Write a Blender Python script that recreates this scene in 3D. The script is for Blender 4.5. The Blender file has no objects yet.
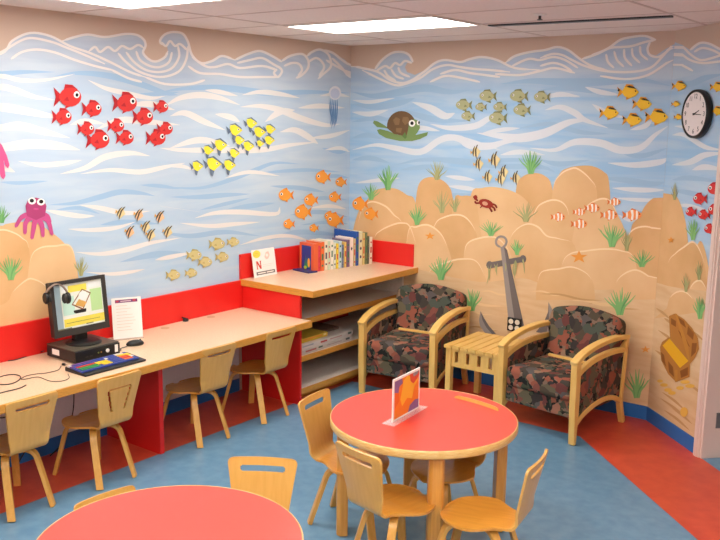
import bpy, bmesh, math, random
from math import sin, cos, pi, radians, sqrt
from mathutils import Vector, Matrix
random.seed(7)
SC = bpy.context.scene
COL = SC.collection

# ------------------------------------------------------------------ measured place
H = 2.684                      # ceiling height
W = 2.704                      # width of the back wall
ANG = 0.75605                  # the angled wall leaves the back wall at about 43 degrees
UX = Vector((cos(ANG), -sin(ANG), 0)); NX = Vector((-sin(ANG), -cos(ANG), 0))
CAM = Vector((4.63793, -5.96445, 2.09726)); FOC = 871.235
yaw, pit, rol = 0.64743, 0.17418, 0.01397
FW = Vector((-sin(yaw)*cos(pit), cos(yaw)*cos(pit), -sin(pit)))
R0 = Vector((cos(yaw), sin(yaw), 0)); U0 = R0.cross(FW)
RT = cos(rol)*R0 + sin(rol)*U0; UP = -sin(rol)*R0 + cos(rol)*U0
DESK = 0.656; SLAB = 0.874

def ray(x, y): return FOC*FW + (x-360)*RT - (y-270)*UP
PAINT = .3                     # paint coats are counted in steps of this
def on_left(x, y, off=0):
    off *= PAINT
    d = ray(x, y); return CAM + d*((off-CAM.x)/d.x)
def on_back(x, y, off=0):
    off *= PAINT
    d = ray(x, y); return CAM + d*((-off-CAM.y)/d.y)
def on_angled(x, y, off=0):
    off *= PAINT
    d = ray(x, y); P = Vector((W, 0, 0)) + NX*off
    return CAM + d*((P-CAM).dot(NX)/d.dot(NX))
def on_level(x, y, z):
    d = ray(x, y); return CAM + d*((z-CAM.z)/d.z)
def along(t, z, off=0): return Vector((W, 0, z)) + UX*t + NX*off

# ------------------------------------------------------------------ materials
def lin(c):
    o = []
    for v in c[:3]:
        v = v/255
        o.append(v/12.92 if v <= .04045 else ((v+.055)/1.055)**2.4)
    return tuple(o)+(1,)
MATS = {}; FLAT = set()
def mat(name, rgb, rough=.5, var=0, scale=8, stretch=(1,1,1), spec=.5, coat=0, metal=0, emit=0, rgb2=None, bump=0, trans=0, alpha=1):
    if name in MATS: return MATS[name]
    m = bpy.data.materials.new(name); m.use_nodes = True
    nt = m.node_tree; b = nt.nodes['Principled BSDF']
    b.inputs['Base Color'].default_value = lin(rgb)
    b.inputs['Roughness'].default_value = rough
    b.inputs['Specular IOR Level'].default_value = spec
    b.inputs['Metallic'].default_value = metal
    b.inputs['Coat Weight'].default_value = coat; b.inputs['Coat Roughness'].default_value = .3
    b.inputs['Transmission Weight'].default_value = trans
    b.inputs['Alpha'].default_value = alpha
    if emit:
        b.inputs['Emission Color'].default_value = lin(rgb); b.inputs['Emission Strength'].default_value = emit
    if var or rgb2:
        tc = nt.nodes.new('ShaderNodeTexCoord'); mp = nt.nodes.new('ShaderNodeMapping')
        mp.inputs['Scale'].default_value = stretch
        n = nt.nodes.new('ShaderNodeTexNoise'); n.inputs['Scale'].default_value = scale; n.inputs['Detail'].default_value = 5
        r = nt.nodes.new('ShaderNodeValToRGB')
        c1 = lin(rgb); c2 = lin(rgb2) if rgb2 else tuple(v*(1-var) for v in c1[:3])+(1,)
        r.color_ramp.elements[0].position = .35; r.color_ramp.elements[0].color = c2
        r.color_ramp.elements[1].position = .65; r.color_ramp.elements[1].color = c1
        L = nt.links
        L.new(tc.outputs['Object'], mp.inputs['Vector']); L.new(mp.outputs[0], n.inputs['Vector'])
        L.new(n.outputs['Fac'], r.inputs['Fac']); L.new(r.outputs['Color'], b.inputs['Base Color'])
        if bump:
            bp = nt.nodes.new('ShaderNodeBump'); bp.inputs['Strength'].default_value = bump; bp.inputs['Distance'].default_value = .01
            L.new(n.outputs['Fac'], bp.inputs['Height']); L.new(bp.outputs[0], b.inputs['Normal'])
    MATS[name] = m; return m

def water(name, top, mid, low, along_axis):
    m = bpy.data.materials.new(name); m.use_nodes = True
    nt = m.node_tree; L = nt.links; b = nt.nodes['Principled BSDF']; b.inputs['Roughness'].default_value = .55
    b.inputs['Specular IOR Level'].default_value = .3
    tc = nt.nodes.new('ShaderNodeTexCoord'); sp = nt.nodes.new('ShaderNodeSeparateXYZ')
    L.new(tc.outputs['Object'], sp.inputs[0])
    mr = nt.nodes.new('ShaderNodeMapRange'); mr.inputs['From Min'].default_value = .9; mr.inputs['From Max'].default_value = 2.55
    L.new(sp.outputs['Z'], mr.inputs['Value'])
    r = nt.nodes.new('ShaderNodeValToRGB'); e = r.color_ramp.elements
    e[0].position = .1; e[0].color = lin(low); e[1].position = .95; e[1].color = lin(top)
    k = e.new(.5); k.color = lin(mid); k = e.new(.8); k.color = lin(mid)
    L.new(mr.outputs[0], r.inputs['Fac'])
    mp = nt.nodes.new('ShaderNodeMapping')
    mp.inputs['Scale'].default_value = (1.1, 1.1, 9)
    n = nt.nodes.new('ShaderNodeTexNoise'); n.inputs['Scale'].default_value = 1.3; n.inputs['Detail'].default_value = 3; n.inputs['Distortion'].default_value = .6
    L.new(tc.outputs['Object'], mp.inputs['Vector']); L.new(mp.outputs[0], n.inputs['Vector'])
    r2 = nt.nodes.new('ShaderNodeValToRGB'); r2.color_ramp.elements[0].position = .38; r2.color_ramp.elements[1].position = .66
    L.new(n.outputs['Fac'], r2.inputs['Fac'])
    mx = nt.nodes.new('ShaderNodeMix'); mx.data_type = 'RGBA'
    ml = nt.nodes.new('ShaderNodeMath'); ml.operation = 'MULTIPLY'; ml.inputs[1].default_value = .45
    L.new(r2.outputs['Color'], ml.inputs[0]); L.new(ml.outputs[0], mx.inputs['Factor'])
    L.new(r.outputs['Color'], mx.inputs[6]); mx.inputs[7].default_value = lin((216, 226, 232))
    L.new(mx.outputs[2], b.inputs['Base Color'])
    return m

def fabric():
    m = bpy.data.materials.new('tapestry_fabric'); m.use_nodes = True
    nt = m.node_tree; L = nt.links; b = nt.nodes['Principled BSDF']; b.inputs['Roughness'].default_value = .9
    b.inputs['Specular IOR Level'].default_value = .15
    tc = nt.nodes.new('ShaderNodeTexCoord')
    nz = nt.nodes.new('ShaderNodeTexNoise'); nz.inputs['Scale'].default_value = 9
    ad = nt.nodes.new('ShaderNodeVectorMath'); ad.operation = 'MULTIPLY_ADD'; ad.inputs[1].default_value = (.09, .09, .09)
    L.new(tc.outputs['Object'], nz.inputs['Vector']); L.new(nz.outputs['Color'], ad.inputs[0]); L.new(tc.outputs['Object'], ad.inputs[2])
    v = nt.nodes.new('ShaderNodeTexVoronoi'); v.inputs['Scale'].default_value = 15; v.distance = 'MANHATTAN'
    L.new(ad.outputs[0], v.inputs['Vector'])
    sp = nt.nodes.new('ShaderNodeSeparateColor'); L.new(v.outputs['Color'], sp.inputs[0])
    r = nt.nodes.new('ShaderNodeValToRGB'); r.color_ramp.interpolation = 'CONSTANT'; e = r.color_ramp.elements
    cols = [(70,64,58),(148,88,70),(104,96,76),(62,56,54),(130,78,68),(148,120,98),(80,86,76),(108,64,60),(92,86,84),(156,106,86),(84,74,62)]
    e[0].position = 0; e[0].color = lin(cols[0]); e[1].position = 1/len(cols); e[1].color = lin(cols[1])
    for i, c in enumerate(cols[2:], 2):
        k = e.new(i/len(cols)); k.color = lin(c)
    L.new(sp.outputs[0], r.inputs['Fac'])
    v2 = nt.nodes.new('ShaderNodeTexVoronoi'); v2.inputs['Scale'].default_value = 34; v2.distance = 'CHEBYCHEV'
    L.new(ad.outputs[0], v2.inputs['Vector'])
    sp2 = nt.nodes.new('ShaderNodeSeparateColor'); L.new(v2.outputs['Color'], sp2.inputs[0])
    r2 = nt.nodes.new('ShaderNodeValToRGB'); r2.color_ramp.interpolation = 'CONSTANT'; e = r2.color_ramp.elements
    e[0].position = 0; e[0].color = lin((40,40,38)); e[1].position = .3; e[1].color = lin((140,84,66))
    k = e.new(.5); k.color = lin((70,74,60)); k = e.new(.75); k.color = lin((128,104,88))
    L.new(sp2.outputs[1], r2.inputs['Fac'])
    gt = nt.nodes.new('ShaderNodeMath'); gt.operation = 'GREATER_THAN'; gt.inputs[1].default_value = .62
    L.new(sp.outputs[1], gt.inputs[0])
    mx = nt.nodes.new('ShaderNodeMix'); mx.data_type = 'RGBA'
    L.new(gt.outputs[0], mx.inputs['Factor']); L.new(r.outputs['Color'], mx.inputs[6]); L.new(r2.outputs['Color'], mx.inputs[7])
    L.new(mx.outputs[2], b.inputs['Base Color'])
    return m

M_beige = mat('beige_wall_paint', (210,186,168), .7)
M_ceil = mat('ceiling_tile', (244,230,222), .9, var=.05, scale=60)
M_grid = mat('ceiling_grid_metal', (214,194,184), .6)
M_under = mat('grey_wall_paint', (236,236,238), .7)
M_blue = mat('blue_vinyl_base', (40,112,188), .45)
M_floor = mat('blue_linoleum', (112,154,182), .32, scale=14, rgb2=(98,142,174), spec=.5)
M_redfl = mat('red_linoleum', (218,86,58), .35, scale=9, rgb2=(206,72,50))
M_red = mat('red_laminate', (226,36,32), .35)
M_desk = mat('peach_laminate', (236,204,172), .3, scale=90, rgb2=(228,192,158))
M_edge = mat('oak_edge_band', (222,156,66), .4, var=.15, scale=6, stretch=(4,4,30))
M_shelf = mat('shelf_laminate', (234,224,214), .45, scale=60, rgb2=(226,214,202))
M_wood = mat('honey_plywood', (228,174,90), .32, scale=4, rgb2=(222,166,80), stretch=(2,14,2), coat=.3)
M_seat = mat('seat_plywood', (228,160,64), .28, scale=4, rgb2=(218,148,54), stretch=(2,14,2), coat=.4)
M_leg = mat('leg_plywood', (230,174,88), .35, scale=5, rgb2=(218,158,72), stretch=(12,12,1.5), coat=.2)
M_maple = mat('maple_frame', (240,196,112), .35, scale=4, rgb2=(232,184,98), stretch=(8,2,2), coat=.2)
M_coral = mat('coral_laminate', (234,78,64), .3, spec=.5)
M_rim = mat('maple_rim', (240,204,138), .35, scale=8, rgb2=(226,176,96), stretch=(3,3,30), coat=.2)
M_tleg = mat('table_leg_wood', (222,160,74), .35, scale=4, rgb2=(206,142,60), stretch=(20,20,1.2), coat=.2)
M_fab = fabric()
M_black = mat('black_plastic', (24,24,26), .4)
M_dark = mat('dark_grey_plastic', (52,50,48), .45)
M_casetop = mat('case_top_metal', (84,78,66), .4, spec=.6)
M_white = mat('white_paper', (245,243,238), .6)
M_trim = mat('pinkish_white_paint', (232,208,196), .45)
M_steel = mat('steel_hinge', (150,140,140), .4, metal=.7)
M_lamp = mat('lit_diffuser', (255,250,242), .5, emit=16.5)
M_frame = mat('white_metal', (236,230,224), .5)
M_clear = mat('clear_acrylic', (255,255,255), .1, alpha=.22)
M_groove = mat('dark_groove', (92,56,24), .7)

# ------------------------------------------------------------------ object helpers
def link(name, bm, mats, parent=None, smooth=False, bevel=0, seg=2):
    me = bpy.data.meshes.new(name); 
    bmesh.ops.recalc_face_normals(bm, faces=bm.faces[:]) if id(bm) not in FLAT else FLAT.discard(id(bm))
    bm.to_mesh(me); bm.free()
    for m in (mats if isinstance(mats, (list, tuple)) else [mats]): me.materials.append(m)
    o = bpy.data.objects.new(name, me); COL.objects.link(o)
    if parent: o.parent = parent
    if smooth:
        for p in me.polygons: p.use_smooth = True
    if bevel:
        md = o.modifiers.new('bevel', 'BEVEL'); md.width = bevel; md.segments = seg; md.limit_method = 'ANGLE'; md.angle_limit = radians(40)
        for p in me.polygons: p.use_smooth = True
        md.harden_normals = True
    return o
def thing(name, label, cat, loc=(0,0,0), rz=0, group=None):
    o = bpy.data.objects.new(name, None); COL.objects.link(o); o.location = loc; o.rotation_euler = (0,0,rz)
    o.empty_display_size = .1
    return tag(o, label, cat, group)
def tag(o, label, cat, group=None):
    o['label'] = label; o['category'] = cat
    if group: o['group'] = group
    return o
def struct(o): o['kind'] = 'structure'; return o
def new(): return bmesh.new()
def box(bm, a, b, mi=0, M=None):
    a, b = Vector(a), Vector(b)
    vs = [bm.verts.new((M @ Vector(p)) if M else p) for p in
          [(a.x,a.y,a.z),(b.x,a.y,a.z),(b.x,b.y,a.z),(a.x,b.y,a.z),(a.x,a.y,b.z),(b.x,a.y,b.z),(b.x,b.y,b.z),(a.x,b.y,b.z)]]
    for f in [(0,3,2,1),(4,5,6,7),(0,1,5,4),(1,2,6,5),(2,3,7,6),(3,0,4,7)]:
        bm.faces.new([vs[i] for i in f]).material_index = mi
    return bm
def prism(bm, pts, fn, t0, t1, mi=0):
    """2-D outline pts mapped by fn(u, v, t) between depths t0 and t1"""
    A = [bm.verts.new(fn(u, v, t0)) for u, v in pts]; B = [bm.verts.new(fn(u, v, t1)) for u, v in pts]
    n = len(pts)
    for i in range(n): bm.faces.new([A[i], A[(i+1)%n], B[(i+1)%n], B[i]]).material_index = mi
    bm.faces.new(A[::-1]).material_index = mi; bm.faces.new(B).material_index = mi
    return bm
def sweep(bm, path, side, w, t, mi=0):
    """rectangular bar along path; side = direction of its width w; t = thickness across (may be lists)"""
    side = Vector(side).normalized(); P = [Vector(p) for p in path]; n = len(P); rings = []
    for i, p in enumerate(P):
        d = (P[min(i+1, n-1)]-P[max(i-1, 0)]).normalized(); nn = side.cross(d).normalized()
        ww = w[i] if isinstance(w, (list, tuple)) else w; tt = t[i] if isinstance(t, (list, tuple)) else t
        rings.append([bm.verts.new(p+side*a*ww/2+nn*b*tt/2) for a, b in ((-1,-1),(1,-1),(1,1),(-1,1))])
    for a, b in zip(rings, rings[1:]):
        for k in range(4): bm.faces.new([a[k], a[(k+1)%4], b[(k+1)%4], b[k]]).material_index = mi
    bm.faces.new(rings[0][::-1]).material_index = mi; bm.faces.new(rings[-1]).material_index = mi
    return bm
def tube(bm, path, r, n=8, mi=0):
    P = [Vector(p) for p in path]; rings = []
    for i, p in enumerate(P):
        d = (P[min(i+1, len(P)-1)]-P[max(i-1, 0)]).normalized()
        s = d.cross(Vector((0,0,1)) if abs(d.z) < .9 else Vector((1,0,0))).normalized(); u = d.cross(s)
        rr = r[i] if isinstance(r, (list, tuple)) else r
        rings.append([bm.verts.new(p+(s*cos(2*pi*k/n)+u*sin(2*pi*k/n))*rr) for k in range(n)])
    for a, b in zip(rings, rings[1:]):
        for k in range(n): bm.faces.new([a[k], a[(k+1)%n], b[(k+1)%n], b[k]]).material_index = mi
    bm.faces.new(rings[0][::-1]).material_index = mi; bm.faces.new(rings[-1]).material_index = mi
    return bm
def lathe(bm, prof, c=(0,0,0), n=32, mi=0, M=None):
    rings = []
    for r, z in prof:
        rings.append([bm.verts.new((M or Matrix()) @ Vector((c[0]+r*cos(2*pi*k/n), c[1]+r*sin(2*pi*k/n), c[2]+z))) for k in range(n)])
    for a, b in zip(rings, rings[1:]):
        for k in range(n): bm.faces.new([a[k], a[(k+1)%n], b[(k+1)%n], b[k]]).material_index = mi
    bm.faces.new(rings[0][::-1]).material_index = mi; bm.faces.new(rings[-1]).material_index = mi
    return bm
def smooth_path(pts, k=6):
    P = [Vector(p) for p in pts]
    if len(P) < 3: return P
    out = []
    Q = [P[0]*2-P[1]]+P+[P[-1]*2-P[-2]]
    for i in range(1, len(Q)-2):
        a, b, c, d = Q[i-1:i+3]
        for j in range(k):
            t = j/k
            out.append(.5*((2*b)+(c-a)*t+(2*a-5*b+4*c-d)*t*t+(3*b-a-3*c+d)*t**3))
    return out+[P[-1]]
def ell(cx, cy, rx, ry, n=16, a0=0, a1=2*pi, rot=0):
    full = abs(a1-a0-2*pi) < 1e-6
    pts = []
    for i in range(n if full else n+1):
        a = a0+(a1-a0)*i/n; x, y = rx*cos(a), ry*sin(a)
        pts.append((cx+x*cos(rot)-y*sin(rot), cy+x*sin(rot)+y*cos(rot)))
    return pts
def copy_tree(o, parent=None):
    c = o.copy(); COL.objects.link(c)
    if parent: c.parent = parent
    for ch in o.children: copy_tree(ch, c)
    return c

# ------------------------------------------------------------------ camera and render settings
cd = bpy.data.cameras.new('camera'); cam = bpy.data.objects.new('camera', cd); COL.objects.link(cam)
cd.sensor_width = 36; cd.lens = FOC/720*36; cd.clip_start = .05
Mx = Matrix((RT, UP, -FW)).transposed().to_4x4(); Mx.translation = CAM; cam.matrix_world = Mx
SC.camera = cam
SC.view_settings.view_transform = 'Standard'; SC.view_settings.look = 'None'; SC.view_settings.gamma = 1
SC.view_settings.exposure = -0.03
SC.view_settings.use_curve_mapping = False
wd = bpy.data.worlds.new('world'); SC.world = wd; wd.use_nodes = True
wd.node_tree.nodes['Background'].inputs[0].default_value = (.9, .88, .85, 1); wd.node_tree.nodes['Background'].inputs[1].default_value = .25

# ------------------------------------------------------------------ room shell
XR, YF = 6.4, -8.0
T_END = (XR-W)/cos(ANG)                        # the angled wall runs until it meets the right wall
E_ = along(T_END, 0)
D0, D1, DH = .70, 1.56, 2.06                  # doorway in the angled wall
# floor: blue field with a red border along left, back and angled walls
bm = new(); box(bm, (-.1, YF-.1, -.06), (8.2, 1.8, 0)); struct(link('floor', bm, M_floor))
bm = new()
c0 = Vector((W, 0, 0))
def bis(o):                                     # point at distance o from back wall and o2 from the angled wall
    return o
def flat(bm, pts, z, mi=0):
    bm.faces.new([bm.verts.new((p[0], p[1], z)) for p in pts]).material_index = mi
wb, wl, wa = .615, .532, .612
# intersection of y=-wb with the line parallel to the angled wall at wa
Pa = c0+NX*wa; tI = (-wb-Pa.y)/UX.y; I = Pa+UX*tI
J = along(5.0, 0, wa); K_ = along(5.0, 0)
flat(bm, [(0,0),(0,YF),(wl,YF),(wl,-wb),(I.x,I.y),(J.x,J.y),(K_.x,K_.y),(W,0)], .0015)
FLAT.add(id(bm))
o = struct(link('trim_1', bm, M_redfl)); o['label'] = 'red border inlaid in the blue floor along the walls'
# ceiling
bm = new(); box(bm, (-.1, YF-.1, H), (8.2, 1.8, H+.06)); struct(link('ceiling', bm, M_ceil))
bm = new()
gx = [.63+1.172*i for i in range(-0, 6)]; gy = [-.985-.585*i for i in range(-1, 12)]
for x in gx: box(bm, (x-.009, YF, H-.003), (x+.009, 0, H-.0005))
for y in gy: box(bm, (0, y-.009, H-.0025), (XR, y+.009, H-.0005))
struct(link('trim_2', bm, M_grid))
# walls
bm = new(); box(bm, (-.1, YF, 0), (0, .1, H)); wall_left = struct(link('wall_left', bm, M_beige))
bm = new(); box(bm, (0, 0, 0), (W+.05, .1, H)); wall_back = struct(link('wall_back', bm, M_beige))
def angled(bm, t0, t1, z0, z1, o0, o1, mi=0):
    prism(bm, [(t0,z0),(t1,z0),(t1,z1),(t0,z1)], lambda u, v, t: along(u, v, t), o0, o1, mi)
bm = new(); angled(bm, 0, D0, 0, H, 0, -.12); angled(bm, D1, T_END, 0, H, 0, -.12); angled(bm, D0, D1, DH, H, 0, -.12)
wall_angled = struct(link('wall_angled', bm, M_beige))
bm = new(); box(bm, (XR, YF, 0), (XR+.1, E_.y, H)); struct(link('wall_right', bm, M_beige))
bm = new(); box(bm, (0, YF-.1, 0), (XR, YF, H)); struct(link('wall_front', bm, M_beige))
# pale paint on the left wall below the desk line
bm = new(); box(bm, (0, -6.5, .1), (.003, -1.36, DESK-.05)); o = link('painted_lower_wall', bm, M_under, wall_left); o['label'] = 'pale grey paint below the desk'
# baseboards
bm = new(); box(bm, (0, YF, 0), (.008, -1.36, .1)); struct(link('baseboard_left', bm, M_blue))
bm = new(); box(bm, (.6, -.008, 0), (W, 0, .1)); struct(link('baseboard_back', bm, M_blue))
bm = new(); angled(bm, 0, .64, 0, .1, 0, .008); struct(link('baseboard_angled', bm, M_blue))
# door casing, jamb, open door leaf
bm = new()
angled(bm, .64, D0, 0, DH+.06, 0, .018); angled(bm, D1, D1+.06, 0, DH+.06, 0, .018); angled(bm, D0, D1, DH, DH+.06, 0, .018)
angled(bm, .653, .687, 0, DH+.03, .018, .024)
angled(bm, D0, D0+.018, 0, DH, -.14, .006); angled(bm, D1-.018, D1, 0, DH, -.14, .006); angled(bm, D0, D1, DH-.018, DH, -.14, .006)
struct(link('trim_3', bm, M_trim, bevel=.003))
bm = new(); angled(bm, D0+.022, D0+.062, .01, DH-.02, -.15, -1.02)
door = struct(link('door_1', bm, M_trim))
bm = new(); angled(bm, D0+.0625, D0+.066, .012, .2, -.17, -1.0); link('kick_plate', bm, M_blue, door)
for z in (.2, 1.0, 1.75):
    bm = new(); angled(bm, D0+.018, D0+.024, z, z+.1, -.075, -.14)
    tube(bm, [along(D0+.03, z, -.145), along(D0+.03, z+.1, -.145)], .007); link('hinge', bm, M_steel, door)
bm = new(); angled(bm, -.6, 2.6, 0, H, -1.75, -1.85); struct(link('wall_hall', bm, M_trim))

# ------------------------------------------------------------------ mural painted on the walls
WALLS = {'L': (on_left, wall_left), 'B': (on_back, wall_back), 'A': (on_angled, wall_angled)}
def snap(w, p):
    # paint meets exactly in the room's corners
    if w == 'L' and p.y > -.04: p = Vector((p.x, -.0005, p.z))
    if w == 'B':
        if p.x < .04: p = Vector((.0005, p.y, p.z))
        elif p.x > W-(.02 if p.z > 2.3 else .06): p = Vector((W-.0005, p.y, p.z))
    if w == 'A':
        t = (p-Vector((W,0,0))).dot(UX)
        if t < .1: p = p-UX*(t-.0005)
        if t > .626: p = p-UX*(t-.626)
    return p
def P2(name, w, polys, mats, label=None, base=.002):
    """polys: list of (material index, [pixel points of the survey]) painted in order, each coat a hair thicker"""
    fn, wall = WALLS[w]; bm = new(); FLAT.add(id(bm))
    for i, (mi, pts) in enumerate(polys):
        off = base+i*.00012
        f = bm.faces.new([bm.verts.new(snap(w, fn(x, y, off)) if name in ('painted_water','painted_rock','painted_sand') else fn(x, y, off)) for x, y in pts]); f.material_index = mi
        n = {'L': Vector((1,0,0)), 'B': Vector((0,-1,0)), 'A': NX}[w]
        f.normal_update()
        if f.normal.dot(n) < 0: f.normal_flip()
    bmesh.ops.triangulate(bm, faces=[f for f in bm.faces if len(f.verts) > 4], ngon_method='EAR_CLIP')
    o = link(name, bm, mats, wall)
    if label: o['label'] = label
    return o
def ribbon(pts, wid, taper=True, k=5):
    P = smooth_path([(p[0], p[1], 0) for p in pts], k); n = len(P); quads = []; prev = None
    for i, p in enumerate(P):
        d = (P[min(i+1, n-1)]-P[max(i-1, 0)]).normalized(); nn = Vector((-d.y, d.x, 0))
        t = i/(n-1); w = wid/2*(max(.04, sin(pi*t)**.8) if taper else (1 if .03 < t < .97 else .5))
        cur = (p+nn*w, p-nn*w)
        if prev: quads.append([(prev[0].x,prev[0].y),(cur[0].x,cur[0].y),(cur[1].x,cur[1].y),(prev[1].x,prev[1].y)])
        prev = cur
    return quads
PW = mat('mural_white_paint', (230,228,226), .6, spec=.3); PWB = mat('mural_soft_white_paint', (218,224,232), .6, spec=.3); PWs = mat('mural_surf_white', (236,230,228), .6, spec=.3)
PB = mat('mural_blue_paint', (160,194,224), .6, spec=.3); PB2 = mat('mural_pale_blue_paint', (186,206,232), .6, spec=.3)
W_L = water('mural_water_left', (180,196,216), (182,204,224), (172,204,230), 1)
W_B = water('mural_water_back', (176,198,222), (156,196,230), (166,202,232), 0)

SKY = {
 'L': [(-420,70),(-300,40),(-200,66),(-120,38),(-50,62),(0,54),(12.5,41),(30,33),(45,35),(62.5,41),(75,37),(87.5,34.5),(105,37),(125,34),(135,34),(140,36),(144,40),(145.5,45),(144,48),(143,52),(145,56),(150,60.5),(157.5,61),(165,57),(168,51),(167,46),(162,45),(160,41),(163,36),(168,33),(175,32),(181,33),(186,37),(189,43),(192.5,56),(201,62.5),(210,61),(222.5,56),(235,60),(247.5,54),(260,51),(270,55),(280,60),(290,56),(302,54),(309,56),(312,52),(320,49.5),(330,52),(337,55),(345,60),(351.3,66)],
 'B': [(351.3,66),(362,67.5),(375,69),(382,60),(392,53),(402,52),(409,55),(413,62.5),(407,63),(405,67),(407,72),(415,75),(425,70),(435,62.5),(445,60),(460,62),(470,59),(482,57),(495,59),(505,62.5),(515,56),(530,52),(540,50),(550,47.5),(560,47),(570,51),(582,59),(590,56),(607,49),(620,40),(630,37),(645,35.5),(656,39.5),(650,43),(648,49),(650,54),(656,55.5),(662.5,51),(672,44)],
 'A': [(672,44),(676,42),(682.5,45),(690,50),(700,43),(710,44),(720,49),(732,52),(738,49)]}
def wall_bottom(w, xs, z):
    return [ (x, z) for x in xs ]
def pix_of(P):
    d = P-CAM; k = d.dot(FW); return (360+FOC*d.dot(RT)/k, 270-FOC*d.dot(UP)/k)
def water_region(w, m, bottom):
    sk = SKY[w]; P2('painted_water', w, [(0, sk+[pix_of(b) for b in bottom])], [m], base=.0008)
water_region('L', W_L, [Vector((0,-.0005,.85)), Vector((0, on_left(-420,70).y, .85))])
water_region('B', W_B, [Vector((W-.0005,0,.1)), Vector((.0005,0,.1))])
water_region('A', W_B, [along(.628,.1), along(.0005,.1)])

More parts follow.
